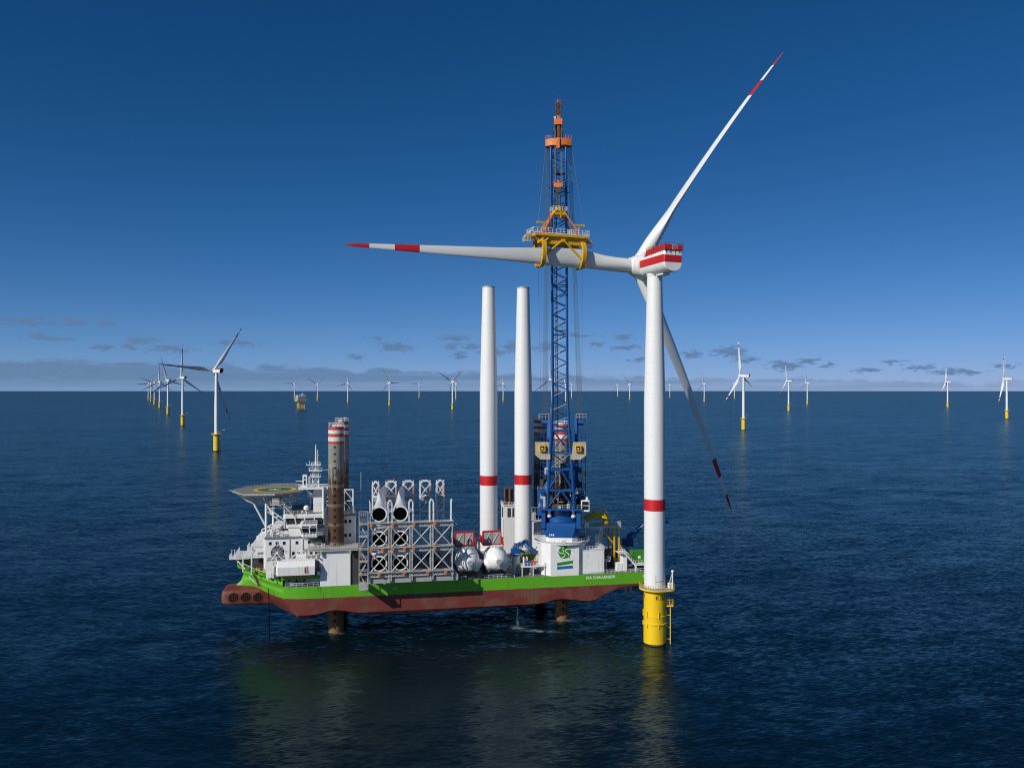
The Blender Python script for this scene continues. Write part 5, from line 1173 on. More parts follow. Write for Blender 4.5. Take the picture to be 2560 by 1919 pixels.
mb.loft([gring(6.6, 24.3), gring(8.6, 24.3), gring(8.6, 24.65)], cap=False); mb.loft([gring(8.6, 24.65), gring(4.5, 24.66)], cap=False, mi=1); mb.rail(gring(8.5, 24.65), h=1.25, step=1.5, r=.055, closed=True)
for k in range(0, N, 3): mb.bar(gring(6.0, 21.8)[k], gring(8.3, 24.3)[k], .18)
mb.box(61.6, 63.1, -1.2, -1.05, 25.0, 25.8)
mb.build('crane_gallery', ['ship_white', 'deck'], ship)
# funnel house
mb = SB(); mb.bbox(50.6, 57.6, 36, 41, 15, 31.2, .12); mb.box(50.4, 57.8, 35.8, 41.2, 31.2, 31.4); mb.rail([(50.5, 35.9, 31.4), (57.7, 35.9, 31.4)], h=1.1, step=.9, r=.05); mb.rail([(50.5, 35.9, 31.4), (50.5, 41, 31.4)], h=1.1, step=.9, r=.05); mb.tube((50.3, 35.9, 15), (50.3, 35.9, 27), .1, n=6)
fh = mb.build('funnel_house', 'ship_white', ship)
mb = SB(); 
for u in (51.9, 53.6): mb.box(u, u + 1.2, 35.93, 36.02, 27.3, 30.4)
mb.box(50.55, 50.62, 36.5, 39, 27, 30.5); mb.build('louvre', 'dark', fh)
for u, v in ((51.3, 37.5), (52.2, 38.3), (53.1, 37.6), (54, 38.4)): mb = SB(); mb.tube((u, v, 31.4), (u, v, 36.6), .36, n=12); mb.tube((u, v, 36.6), (u + .3, v, 37.1), .34, n=12); mb.build('exhaust_pipe', 'brown', fh)
# after deck: gantry platform, stern frames
mb = SB(); GZ = Matrix.Translation((-1.4, -7.5, 1.3)); mb.T = mb.T @ GZ; mb.box(72.5, 84.5, 15, 22, 26.3, 26.8, 0); mb.rail([(72.5, 15, 26.8), (84.5, 15, 26.8), (84.5, 22, 26.8)], h=1.2, step=1.1, r=.055, mi=0)
for u, v in ((82.4, 15.5), (83.9, 15.5), (82.4, 21.5), (83.9, 21.5)): mb.bar((u, v, 13.7), (u, v, 26.3), .45, .45, 1)
mb.bar((82.4, 15.5, 21), (78, 15.5, 26), .3, .3, 1); mb.bar((83.9, 15.5, 21), (87, 15.5, 16), .4, .4, 1); mb.bar((73, 15.3, 21), (73, 15.3, 26.3), .35, .35, 0); mb.bar((76, 21, 13.7), (76, 21, 26.3), .35, .35, 0); mb.bar((73, 15.3, 22), (77, 15.3, 26.2), .25, .25, 0); mb.box(72.6, 74, 14.9, 15.7, 26.8, 28.2, 2); mb.box(79, 82, 16.2, 18, 13.7, 19, 3)
mb.box(83.6, 84.4, 15, 16, 26.8, 28.0, 0)
mb.build('gantry_platform', ['steel', 'yellow_rig', 'ship_white', 'dark'], ship)
for u0, v in ((74.3, 5.5), (75.6, 7.5)):
    mb = SB()
    h = 3.9 if u0 < 75 else 5.6
    for du, dv in ((0, 0), (.9, 0), (0, 1.2), (.9, 1.2)): mb.bar((u0 + du * 1.2, v + dv, 22.1), (u0 + du * .9 + (.0 if u0 < 75 else .7), v + dv * .5, 22.1 + h), .13)
    for k in range(5): z = 22.4 + k * h / 5; f = k / 5; mb.bar((u0 + (.0 if u0 < 75 else .7 * f), v, z), (u0 + .95 + (.0 if u0 < 75 else .55 * f), v, z), .09); mb.bar((u0 + (.0 if u0 < 75 else .7 * f), v, z), (u0 + .95 + (.0 if u0 < 75 else .6 * f), v, z + h / 5), .08)
    mb.build('lattice_post', 'ship_white', ship)
mb = SB()
for s_ in (-.7, .7): mb.bar((87.1 + s_, 25, 15), (87.1 + s_ * .1, 25, 22.3), .16)
for k in range(5): z = 18.5 + k * .75; f = .7 * (1 - (z - 15) / 7.3); mb.bar((87.1 - f, 25, z), (87.1 + f, 25, z + .5), .1)
mb.build('lattice_post', 'ship_white', ship)
mb = SB(); mb.box(85.4, 92, .6, 9.5, 16.9, 17.2); mb.rail([(85.4, .65, 17.2), (92, .65, 17.2), (92, 6, 17.2)], h=1.2, step=.9, r=.055)
for u in (85.6, 88.7, 91.8): mb.bbox(u - .25, u + .25, .7, 1.2, 15, 16.9, .05)
for k in range(10): mb.box(82.2 + k * .33, 82.6 + k * .33, 1.2, 2.4, 20.6 - k * .37, 20.7 - k * .37)
mb.bar((82.1, 1.15, 20.6), (85.5, 1.15, 17.0), .1, .35); mb.rail([(82.1, 1.15, 20.7), (85.5, 1.15, 17.1)], h=1.1, step=.9, r=.05); mb.bbox(82.0, 83.4, 2.5, 5.5, 15, 20.6, .1); mb.rail([(80.4, 2.3, 20.7), (82.2, 1.2, 20.7)], h=1.2, step=.8, r=.055); mb.box(80.4, 83.4, 1.2, 5.5, 20.6, 20.75)
mb.build('stern_stair', 'ship_white', ship)
mb = SB(); mb.bbox(80.0, 81.9, 2.6, 5, 15, 17.4, .1); mb.build('vent_box', 'ship_white', ship)
mb = SB(); mb.box(75.5, 77.8, 2.2, 5, 18.2, 18.4); mb.rail([(75.9, 2.2, 18.4), (77.9, 2.2, 18.4), (77.9, 5, 18.4)], h=1.2, step=.8, r=.055); mb.bar((76.6, 2.4, 15), (76.6, 2.4, 18.2), .2)
mb.build('side_platform', 'ship_white', ship)
mb = SB()
for a, b in ((69.9, 80), (82, 85.2), (85.8, 91.8), (30.3, 33), (38.5, 47.5)): mb.rail([(a, .2, 15), (b, .2, 15)], h=1.1, step=1.3, r=.055)
mb.box(49.8, 57.0, .8, 6, 17.7, 17.95)
for u in (50, 53.4, 56.8): mb.bar((u, 1, 15), (u, 1, 17.7), .22)
mb.rail([(49.8, .85, 17.95), (57, .85, 17.95), (57, 6, 17.95)], h=1.1, step=.9, r=.055)
for k in range(8): mb.box(54.9 + k * .3, 55.3 + k * .3, 6.2, 7.4, 18 + k * .45, 18.1 + k * .45)
mb.rail([(54.9, 6.2, 18), (57.2, 6.2, 21.6)], h=1.1, step=.8, r=.05); mb.box(55.6, 58, 6.2, 9, 21.5, 21.7); mb.rail([(55.6, 6.2, 21.7), (58, 6.2, 21.7)], h=1.2, step=.7, r=.05)
mb.build('deck_railing', 'ship_white', ship)
rng = random.Random(3)
for k in range(70):
    u, v = rng.choice([(rng.uniform(46, 57), rng.uniform(2.5, 25)), (rng.uniform(76, 91), rng.uniform(10, 36)), (rng.uniform(2, 30), rng.uniform(8, 38)), (rng.uniform(36, 47), rng.uniform(22, 40))])
    a, b, h = rng.uniform(.5, 2), rng.uniform(.5, 2), rng.uniform(.6, 2.4)
    mb = SB(); mb.bbox(u, u + a, v, v + b, 15, 15 + h, .06); mb.build('deck_locker', rng.choice(['grey', 'grey', 'dark', 'dark', 'ship_white', 'brown', 'box_green']), ship)
mb = SB(); mb.tube((82, 14.5, 17.2), (86, 14.5, 17.2), 1.9, n=20); mb.tube((81.9, 14.5, 17.2), (82.1, 14.5, 17.2), 2.2, n=20); mb.tube((86, 14.5, 17.2), (86.2, 14.5, 17.2), 2.2, n=20); mb.box(82, 86.1, 13.5, 15.5, 15, 16); mb.build('rope_winch', 'brown', ship)
for u in (84.6, 86.3):
    mb = SB(); mb.tube((u, 9, 10.6), (u + .5, 8.6, 6.9), .45, n=10); mb.tube((u - .6, 8.6, 6.9), (u + 1.6, 8.6, 6.9), .5, n=12); mb.build('stern_thruster', 'grey', ship)

# ------------------------------------------------------------------ things standing on the ship
b = (-15.3, -.5, 17.9)
t = sthing('lifeboat', 'white canopied lifeboat with orange keel hanging at the side of the bow', 'lifeboat', b)
mb = SB(b); mb.loft([[(u, v, z) for v, z in ((-2.3, 18.85), (-2.45, 21.2), (-1.5, 22.75), (1.3, 22.8), (1.3, 18.85))] for u in (-20.3, -10.2)] , mi=0)
mb.loft([[(u, v * k - .5 * (1 - k), 18.85 + (z - 18.85) * k) for v, z in ((-2.3, 18.85), (-2.45, 21.2), (-1.5, 22.75), (1.3, 22.8), (1.3, 18.85))] for u, k in ((-20.3, 1), (-20.65, .86))], mi=0)
mb.build('canopy', 'ship_white', t)
mb = SB(b); sec = lambda u, k, dz=0.: [(u, -2.15 * k, 18.83), (u, -1.6 * k, 18.2 + dz), (u, -.4, 17.75 + dz), (u, .9 * k, 18.2 + dz), (u, 1.2 * k, 18.83)]
mb.loft([sec(-20, .4, .6), sec(-19, .85, .15), sec(-17, 1), sec(-13, 1), sec(-11.2, .9, .1), sec(-10.4, .5, .5)]); mb.build('hull', 'orange', t)
mb = SB(b)
for k in range(5): mb.bar((-12.5, -2.49 - .03 + .0 * k, 19.6 + k * .42), (-12.1, -2.52 + .0 * k, 19.6 + k * .42), .05, .28, 0)
mb.bar((-12.85, -2.5, 19.5), (-12.85, -2.5, 21.2), .05, .22, 1) if False else mb.bar((-12.98, -2.50, 20.3), (-12.72, -2.50, 20.3), .05, 1.7, 1)
mb.build('marking', ['orange', 'brown'], t)
for u in (-20.9, -9.8):
    mb = SB(b); mb.bar((u, 1.8, 18.3), (u, 1.6, 23.4), .35); mb.bar((u, 1.6, 23.4), (u, -1.2, 23.6), .3); mb.tube((u, -.6, 22.7), (u, -.6, 23.5), .08, n=5); mb.build('davit', 'ship_white', t)
b = (-9.3, -.3, 18.4)
t = sthing('life_raft_canister', 'small red and white canister beside the white-canopied lifeboat', 'life raft', b); mb = SB(b); mb.tube((-9.6, -.4, 19.9), (-8.95, -.4, 19.9), .45, n=12, mi=0); mb.build('canister', 'red', t)
mb = SB(b); mb.bbox(-9.7, -8.9, -.8, .0, 18.4, 19.4, .08); mb.build('cradle', 'ship_white', t)
b = (-16.2, 1.8, 15.05)
t = sthing('rescue_boat', 'small white boat lying in the low opening under the lifeboat', 'boat', b); mb = SB(b)
sc = lambda u, k, z: [(u, 1.8 - .8 * k, z + .9), (u, 1.8 - .55 * k, z + .3), (u, 1.8, z), (u, 1.8 + .55 * k, z + .3), (u, 1.8 + .8 * k, z + .9)]
mb.loft([sc(-17.4, .15, 15.4), sc(-16.6, .8, 15.15), sc(-15.4, 1, 15.1), sc(-13.4, .95, 15.1)]); mb.build('hull', 'ship_white', t)
# blade racks
b = (16.5, 0, 15)
t = sthing('blade_rack', 'grey steel blade rack of four bays and three decks, tall frames behind', 'rack', b)
BU = [4.76 + 5.86 * k for k in range(5)]; DK = [19.55, 26.5, 33.45]
mb = SB(b)
for v in (-6.2, -4.2):
    for k, u in enumerate(BU):
        for d in ((-.32, .32) if 0 < k < 4 else (.0,)): mb.bar((u + d, v, 17), (u + d, v, 33.3), .30)
    for z in DK: mb.bar((4.4, v, z - .25), (28.6, v, z - .25), .22, .35); mb.bar((4.4, v, z - 1.15), (28.6, v, z - 1.15), .22, .35)
for z in DK:
    mb.box(4.4, 28.6, -6.9, -3.9, z - .06, z); mb.bar((4.4, -6.9, z + .5), (28.6, -6.9, z + .5), .06, .06)
    u = 4.6
    while u < 28.5: mb.bar((u, -6.3, z - 1.1), (u + .75, -6.3, z - .3), .11); mb.bar((u + .75, -6.3, z - .3), (u + 1.5, -6.3, z - 1.1), .11); u += 1.465
for z in (19.55, 26.5):
    for k in range(4):
        a, c = BU[k] + .55, BU[k + 1] - .55; mb.tube((a, -6.15, z + .3), (c, -6.15, z + 5.5), .17, n=6); mb.tube((c, -6.15, z + .3), (a, -6.15, z + 5.5), .17, n=6); m_ = (a + c) / 2; mb.bbox(m_ - .25, m_ + .25, -6.35, -5.95, z + 2.65, z + 3.15, .05)
mb.build('front_frame', 'steel', t)
for k, u in enumerate(BU):
    mb = SB(b); ds = (-.55, .55) if 0 < k < 4 else ((.3, ) if k == 0 else (-.3, ))
    for d in ds:
        for v in (-6.2, -4.4):
            mb.bar((u + d, v, 33.4), (u + d, v, 38.8), .26); mb.bar((u + d, v, 38.8), (u + d * .35, v, 39.6), .24)
        mb.bar((u + d, -6.2, 36.5), (u + d, -4.4, 36.5), .2)
        if 0 < k < 3: mb.bar((u - .9, -6.3, 35.2), (u + .2, -6.3, 37.4), .18); mb.bar((u + .9, -6.3, 35.2), (u - .2, -6.3, 37.4), .18)
    if len(ds) == 2:
        for v in (-6.2, -4.4): mb.bar((u - .2, v, 39.6), (u + .2, v, 39.6), .24)
    mb.build('guide_post', 'ship_white', t)
for z, us in ((33.0, (5.4, 11.4, 17.3, 23.2)), (26.05, (5.4, 8.5, 11.4, 14.7, 17.2, 23.2)), (19.1, (7.6, 14.5, 21.2, 26.3))):
    for u in us: mb = SB(b); mb.bbox(u - .42, u + .42, -7.1, -6.3, z - .32, z + .42, .08); mb.bar((u - .3, -7.15, z + .5), (u + .4, -7.15, z + .2), .12); mb.build('locking_clamp', 'orange', t)
mb = SB(b)
for v in (-5.2, -.5): mb.bbox(4.3, 30.0, v - .5, v + .5, 16.4, 18.2, .06, 0)
for u in BU: mb.bar((u, -5.6, 17.2), (u, 36, 17.2), .6, 1.1, 0); mb.bbox(u - .9, u + .9, .1, 1.6, 15, 16.6, .1, 1)
for z in DK:
    for u in BU: mb.bar((u, -4.0, z - .7), (u, -.4, z - .7), .25, .5, 0); mb.bar((u, -.5, 17), (u, -.5, 33.3), .35, .35, 0)
mb.bbox(17, 20, .3, 1.4, 15, 16.1, .05, 2); mb.bbox(12.5, 16.5, .3, 1.4, 15, 16.3, .05, 1)
mb.build('base_frame', ['grey', 'dark', 'yellow_rig'], t)
for u0, u1 in ((6.1, 8.5), (10.4, 14.1), (16.0, 19.75), (21.5, 25.3), (27.0, 29.7)):
    mb = SB(b)
    for v in (30, 32.2):
        c = .9; mb.bar((u0 + .2, v, 15), (u0 + .2, v, 40.0), .42, mi=0); mb.bar((u1 - .2, v, 15), (u1 - .2, v, 40.0), .42, mi=0); mb.bar((u0 + .2, v, 40.0), (u0 + .2 + c, v, 40.9), .4, mi=0); mb.bar((u1 - .2, v, 40.0), (u1 - .2 - c, v, 40.9), .4, mi=0); mb.bar((u0 + c, v, 40.9), (u1 - c, v, 40.9), .4, mi=0)
        for z0, z1 in ((36.0, 40), (31, 36), (26, 31), (21, 26)): mb.bar((u0 + .2, v, z0), (u1 - .2, v, z1), .24, mi=0 if v < 31 else 2); mb.bar((u0 + .2, v, z0), (u1 - .2, v, z0), .45, mi=0)
        mb.bar((u1 - .2, v, 36), (u0 + .2, v, 40), .2, mi=0)
    for z in (33, 38, 40.8): mb.bar((u0 + .2, 30, z), (u0 + .2, 32.2, z), .3, mi=0); mb.bar((u1 - .2, 30, z), (u1 - .2, 32.2, z), .3, mi=0)
    mb.bar((u1 - .22, 29.75, 36.5), (u1 - .22, 29.75, 39.6), .3, .3, 1); mb.bar((u0 + .6, 29.7, 35.3), (u1 - .6, 29.7, 35.3), 1.0, 1.4, 2)
    mb.build('tip_frame', ['ship_white', 'orange', 'grey'], t)
# stair tower at the rack
b = (3.3, -5.4, 15)
t = sthing('stair_tower', 'grey scaffold stair tower left of the blade rack, as tall as its top deck', 'stair tower', b)
mb = SB(b)
for u in (2.05, 4.5):
    for v in (-6.6, -4.2): mb.bar((u, v, 15), (u, v, 36.6), .18)
mb.box(2.0, 4.55, -6.7, 3, 14.95, 15.5)
mb.build('frame', 'steel', t)
for k, z in enumerate((19.0, 22.6, 26.1, 29.6, 33.1)):
    mb = SB(b); mb.box(2.0, 4.55, -6.7, -4.1, z, z + .12)
    mb.rail([(2.05, -6.65, z + .1), (4.5, -6.65, z + .1)], h=1.1, step=.8, r=.055); mb.rail([(2.05, -6.65, z + 1.2), (4.5, -6.65, z + 1.2)], h=.6, step=1.2, r=.045); mb.bbox(2.2, 2.7, -6.7, -6.4, z + .2, z + .75, .04, 1) if k % 2 == 0 else None
    mb.build('landing', ['steel', 'yellow_rig'], t)
    mb = SB(b); a, c = ((2.3, z - 3.4), (4.2, z)) if k % 2 else ((4.2, z - 3.4), (2.3, z))
    for v in (-6.1, -5.1): mb.bar((a[0], v, a[1]), (c[0], v, c[1]), .1, .28)
    for q_ in range(9): f = q_ / 8; mb.box(a[0] + (c[0] - a[0]) * f - .15, a[0] + (c[0] - a[0]) * f + .15, -6.1, -5.1, a[1] + (c[1] - a[1]) * f, a[1] + (c[1] - a[1]) * f + .05)
    mb.build('stair_flight', 'steel', t)
mb = SB(b); mb.rail([(2.05, -6.65, 35.2), (4.5, -6.65, 35.2), (4.5, -4.2, 35.2), (2.05, -4.2, 35.2)], h=1.4, step=.7, r=.055, closed=True); mb.build('railing', 'steel', t)
# blades in the rack
SBM = blade_mesh('stored_blade', 81.2, 4.3, 6.2, 5.5, 0.0, 44, 28, ['blade_white', 'red'])
where = {0: 'lowest', 1: 'middle', 2: 'top'}
fl = MB(); fl.lathe([(1.86, -.06), (2.2, -.06), (2.26, .05), (2.26, .32), (2.16, .36)], n=40, cap=False); FLM = fl.mesh('root_flange', 'ship_white')
op = MB(); op.lathe([(.01, -.03), (1.9, -.03)], n=40, cap=False); OPM = op.mesh('root_opening', 'black')
for c, (u, side) in enumerate(((7.6, 'left'), (13.5, 'second'))):
    for d in range(3):
        o = bpy.data.objects.new('turbine_blade', SBM); COL.objects.link(o)
        tag(o, 'white turbine blade with dark open root, %s of three in the %s rack bay' % (where[d], 'left' if c == 0 else 'second'), 'turbine blade', 'blades stored in the rack')
        m = Matrix(((0, 1, 0, u), (0, 0, 1, -5.5), (1, 0, 0, DK[d] + 2.35), (0, 0, 0, 1))) @ Matrix.Rotation(R(-2.2), 4, 'X') @ Matrix.Rotation(R(1.8), 4, 'Y') @ Matrix.Rotation(R(9), 4, 'Z'); o.matrix_world = SM @ m
        for nm_, me in (('root_flange', FLM), ('root_opening', OPM)):
            p = bpy.data.objects.new(nm_, me); COL.objects.link(p); p.parent = o
# nacelles waiting on deck
def deck_nacelle():
    b = (33.7, 9, 15)
    t = sthing('nacelle', '', 'nacelle', b, 'turbine nacelles lying on deck')
    mb = SB(b); mb.T = mb.T @ Matrix.Translation((33.7, 0, 20.6)) @ Matrix.Rotation(R(90), 4, 'X')
    mb.lathe([(3.5, -4.6), (3.62, -3.9), (3.55, -2.6), (3.35, -.6), (2.85, 1.2), (2.1, 2.5), (1.3, 3.2), (.15, 3.5)], n=40, mi=0)
    mb.build('hub', 'white', t)
    mb = SB(b); mb.tube((33.7, -3.52, 20.6), (33.7, -3.3, 20.6), .8, n=20); mb.bbox(33.2, 34.2, -2.95, -2.2, 18.5, 19.2, .05); mb.build('hatch', 'grey', t)
    for s_ in (-1.3, 1.3): mb = SB(b); mb.path([(33.7 + s_, 4.8, 24.0), (33.7 + s_, 2.4, 24.15), (33.7 + s_ * 1.1, -.2, 23.3), (33.7 + s_ * .9, -2.3, 21.6)], .07, n=6); mb.build('lashing', 'dark', t)
    for an in (90, 210, 330):
        mb = SB(b); d = Vector((math.cos(R(an)), 0, math.sin(R(an)))); c = Vector((33.7, .9, 20.6)); mb.tube(c + d * 2.2, c + d * 3.75, 2.0, 1.9, n=28, mi=0); mb.tube(c + d * 3.7, c + d * 3.82, 2.02, 2.02, n=28, mi=1); mb.tube(c + d * 3.82, c + d * 3.9, 1.75, 1.7, n=28, mi=0)
        for k in range(10):
            e = Vector((-d.z, 0, d.x)); p_ = c + d * 3.86 + 1.88 * (math.cos(R(36 * k)) * e + math.sin(R(36 * k)) * Vector((0, 1, 0))); mb.tube(p_, p_ + d * .14, .1, n=6, mi=1)
        mb.build('blade_socket', ['white', 'steel'], t)
    mb = SB(b); nacelle_mesh(mb, 20.9, 5.2, 17.6, rows); na = mb.build('housing', ['white', 'red'], t); weld(na, 30)
    mb = SB(b); mb.box(33.7 - 2.75, 33.7 + 2.6, 9.0, 9.35, 23.5, 27.2, 0)
    x0, x1 = 33.7 - 2.9, 33.7 + 2.75
    for p, q_ in (((x0, 23.3), (x0, 27.4)), ((x1, 23.3), (x1, 27.4)), ((x0, 27.4), (x1, 27.4)), ((x0, 23.3), (x1, 23.3))): mb.bar((p[0], 9.1, p[1]), (q_[0], 9.1, q_[1]), .3, .5, 1)
    for u in (33.7 - 1.6, 33.7 + 1.0): mb.bar((u - .9, 8.9, 23.6), (u + .9, 8.9, 27), .13, .13, 2)
    mb.bar((33.6, 8.95, 23.5), (33.6, 8.95, 27.2), .1, .1, 1)
    for s_ in (-1, 1): mb.bar((33.7 + s_ * 2.8, 9, 27.3), (33.7 + s_ * 2.8, 13, 23.4), .25, .25, 1)
    mb.build('cooler', ['grey', 'red', 'white'], t)
    mb = SB(b)
    for s_ in (-1, 1): mb.add([(33.7 + s_ * 3.0, 5.4, 23.4), (33.7 + s_ * 3.0, 16, 23.4), (33.7 + s_ * 3.0, 16, 25.6), (33.7 + s_ * 3.0, 7.2, 25.6)], [(0, 1, 2, 3)]); mb.rail([(33.7 + s_ * 3.0, 5.6, 23.4), (33.7 + s_ * 3.0, 16, 23.4)], h=2.3, step=1.3, r=.07)
    mb.build('side_rail', 'red', t)
    mb = SB(b); mb.bbox(30.8, 36.6, 1.5, 4.5, 15, 17.4, .1); mb.bbox(31, 36.4, 7, 16, 15, 17.6, .1); mb.build('cradle', 'dark', t)
    return t
n1 = deck_nacelle(); n1['label'] = 'white nacelle with red-framed cooler on deck, the one nearer the blade rack'
n2 = copy_tree(n1); n2.location = SM @ Vector((42.2, 9, 15)); n2['label'] = 'white nacelle with red-framed cooler on deck, the one below the left tower section'
# standing tower sections
for (u, v), lab in (((43.55, 24.3), 'left one of two white tower sections standing upright on deck, red band low down'), ((55.05, 24.3), 'tower section with red band standing on deck nearest the blue crane')):
    o = bpy.data.objects.new('tower_section', tw.data); COL.objects.link(o); tag(o, lab, 'tower section', 'tower sections standing on deck')
    o.location = SM @ Vector((u, v, 18.8 - .985 * 15.8)); o.scale = (.97, .97, .985)
    mb = MB(); mb.lathe([(2.1, 102.3), (2.2, 102.4), (2.2, 102.75), (1.9, 102.8), (1.9, 102.3)], n=48, cap=False); mb.lathe([(.01, 102.35), (1.95, 102.35)], n=40, cap=False, mi=1); mb.build('top_flange', ['steel', 'dark'], o)
    mb = MB(); mb.lathe([(3.9, 12.0), (3.9, 14.2), (3.3, 14.4), (3.3, 15.85)], n=32); mb.rail([(3.7 * math.cos(R(30 * k)), 3.7 * math.sin(R(30 * k)), 14.3) for k in range(12)], h=1.1, step=1.2, r=.05, closed=True); mb.build('grillage', 'grey', o)
    mb = MB(); mb.bar((-3.6, -1.4, 14), (-3.6, -1.4, 18.5), .2); mb.rail([(-4.3, -1.8, 16.5), (-3.2, -1.8, 16.5)], h=1.2, step=.6, r=.05); mb.build('access_ladder', 'ship_white', o)
# deck cranes
b = (49.2, 6.5, 15)
t = sthing('deck_crane', 'blue folded knuckle-boom deck crane on white pedestal between nacelle and crane pedestal', 'crane', b, 'small blue deck cranes')
mb = SB(b); mb.lathe([(1.25, 15), (1.1, 15.4), (1.05, 19.6), (1.3, 19.8), (1.3, 20.1)], n=24, c=(49.2, 6.5)); mb.rail([(49.2 + 1.9 * math.cos(R(45 * k)), 6.5 + 1.9 * math.sin(R(45 * k)), 19.9) for k in range(8)], h=1.1, step=1.2, r=.05, closed=True); mb.build('pedestal', 'ship_white', t)
mb = SB(b); mb.bbox(48.2, 50.4, 5.6, 7.4, 20.1, 23.2, .2); mb.bbox(48.6, 51.4, 5.9, 7.1, 22.6, 24.0, .2); mb.bbox(47.6, 48.3, 5.7, 7.2, 20.4, 22.4, .1); mb.build('body', 'blue', t)
mb = SB(b); mb.bar((49.2, 6.4, 23.2), (52.4, 6.4, 24.7), .8, 1.0); mb.tube((52.3, 5.9, 24.4), (52.3, 6.9, 24.4), .75, n=14); mb.bar((52.2, 6.4, 24.3), (55.6, 6.4, 20.6), .7, .9); mb.tube((49.8, 6.4, 22.0), (51.6, 6.4, 23.9), .2, n=8); mb.bar((51.6, 6.4, 23.6), (54.2, 6.4, 20.9), .35); mb.build('jib', 'blue_dark', t)
mb = SB(b); mb.path([(50.5, 5.7, 24.2), (51.4, 5.6, 25.2), (52.6, 5.7, 25.0)], .12, n=6); mb.rail([(48.0, 5.4, 22.6), (49.4, 5.4, 22.6)], h=1.6, step=.7, r=.06); mb.bbox(49.9, 51, 5.5, 5.9, 22.4, 23.1, .05); mb.build('fitting', 'steel', t)
b = (90, 20, 15)
t = sthing('deck_crane', 'blue deck crane at the stern with its boom reaching out behind the big tower', 'crane', b, 'small blue deck cranes')
mb = SB(b); mb.lathe([(1.3, 15), (1.15, 15.4), (1.15, 18.6), (1.5, 18.8), (1.5, 19.1)], n=24, c=(90, 20)); mb.build('pedestal', 'ship_white', t)
mb = SB(b); mb.bbox(88.7, 91.2, 18.8, 21.2, 19.1, 21.5, .2); mb.bbox(89.4, 90.8, 19.2, 20.8, 21.5, 23.2, .2); mb.bbox(87.6, 88.8, 19.2, 20.6, 19.2, 21.6, .15); mb.build('body', 'blue', t)
mb = SB(b); mb.bar((89.9, 20, 22.4), (98.6, 20, 28.6), .8, 1.15); mb.tube((90.6, 20, 21.0), (94.4, 20, 25.0), .22, n=8); mb.bar((98.4, 20, 28.5), (104.8, 20, 26.0), .6, .8); mb.tube((104.6, 20, 26.3), (105.2, 20, 25.2), .3, n=8); mb.build('jib', 'blue', t)
mb = SB(b); mb.bar((92.9, 19.56, 24.7), (95.4, 19.56, 26.5), .03, .5); mb.build('marking', 'text_white', t)
# loads on deck
def box_thing(name, label, cat, b, size, m, group=None, ribs=True, door=False, m2='dark'):
    t = sthing(name, label, cat, b, group); u, v, w = b; a, c, h = size
    mb = SB(b); mb.bbox(u, u + a, v, v + c, w, w + h, .05)
    if ribs:
        k = u + .25
        while k < u + a - .2: mb.box(k, k + .12, v - .04, v + .02, w + .15, w + h - .2); k += .34
    for x in (u, u + a - .14): mb.box(x, x + .14, v - .07, v + .07, w, w + h)
    mb.build('body', m, t)
    if door: mb = SB(b); mb.box(u + a * .62, u + a * .62 + .9, v - .1, v - .04, w + .2, w + 2.2); mb.build('door', m2, t); mb = SB(b); mb.box(u + a * .3, u + a * .3 + .8, v - .1, v - .04, w + 1.3, w + 2.1); mb.build('window', 'text_white', t)
    return t
box_thing('container', 'green site container with dark door on the raised stern platform', 'container', (85.3, 3.2, 17.25), (6.1, 2.6, 3.6), 'box_green', 'green containers', True, True)
box_thing('container', 'green container between the blue deck crane and the white crane pedestal', 'container', (51.4, 9.5, 17), (4.7, 2.5, 2.8), 'box_green', 'green containers', True, False)
box_thing('bin', 'upper orange bin near the stair of the crane pedestal', 'bin', (54.6, 9.0, 19.9), (1.4, 1.4, 1.5), 'orange', 'orange bins', False)
box_thing('bin', 'lower orange bin behind the railed mid-deck platform', 'bin', (54.2, 7.4, 17.0), (1.5, 1.3, 1.2), 'orange', 'orange bins', False)
box_thing('bin', 'red box on the railed mid-deck platform beside the blue drum', 'bin', (53.0, 2.6, 17.95), (1.6, 1.2, 1.0), 'red', None, False)
b = (51.9, 2.4, 17.95); t = sthing('drum', 'blue drum on the railed mid-deck platform', 'drum', b); mb = SB(b); mb.T = mb.T @ Matrix.Translation((51.9, 2.4, 18.7)) @ Matrix.Rotation(R(90), 4, 'Y'); mb.lathe([(.62, -.9), (.7, -.8), (.7, -.1), (.74, 0), (.7, .1), (.7, .8), (.62, .9)], n=20); mb.build('shell', 'blue', t); mb = SB(b); mb.box(51.1, 52.7, 1.9, 2.9, 17.95, 18.1); mb.build('saddle', 'dark', t)
b = (51.5, 3.8, 17.95); t = sthing('cable_reel', 'small orange and white reel standing behind the blue drum', 'reel', b); mb = SB(b); mb.tube((51.1, 3.8, 19.3), (51.9, 3.8, 19.3), .7, n=16); mb.build('drum', 'orange', t); mb = SB(b)
for u in (51.0, 52.0): mb.tube((u - .06, 3.8, 19.3), (u + .06, 3.8, 19.3), 1.1, n=18)
mb.bar((51, 3.8, 17.95), (51, 3.8, 19.3), .2); mb.bar((52, 3.8, 17.95), (52, 3.8, 19.3), .2); mb.build('flange', 'ship_white', t)
b = (76.4, 11.5, 28.1); GB = Matrix.Translation((-1.4, -7.5, 1.3))
t = sthing('lifting_beam', 'yellow lifting beam with railed top lying on the grey stern gantry platform', 'lifting frame', b)
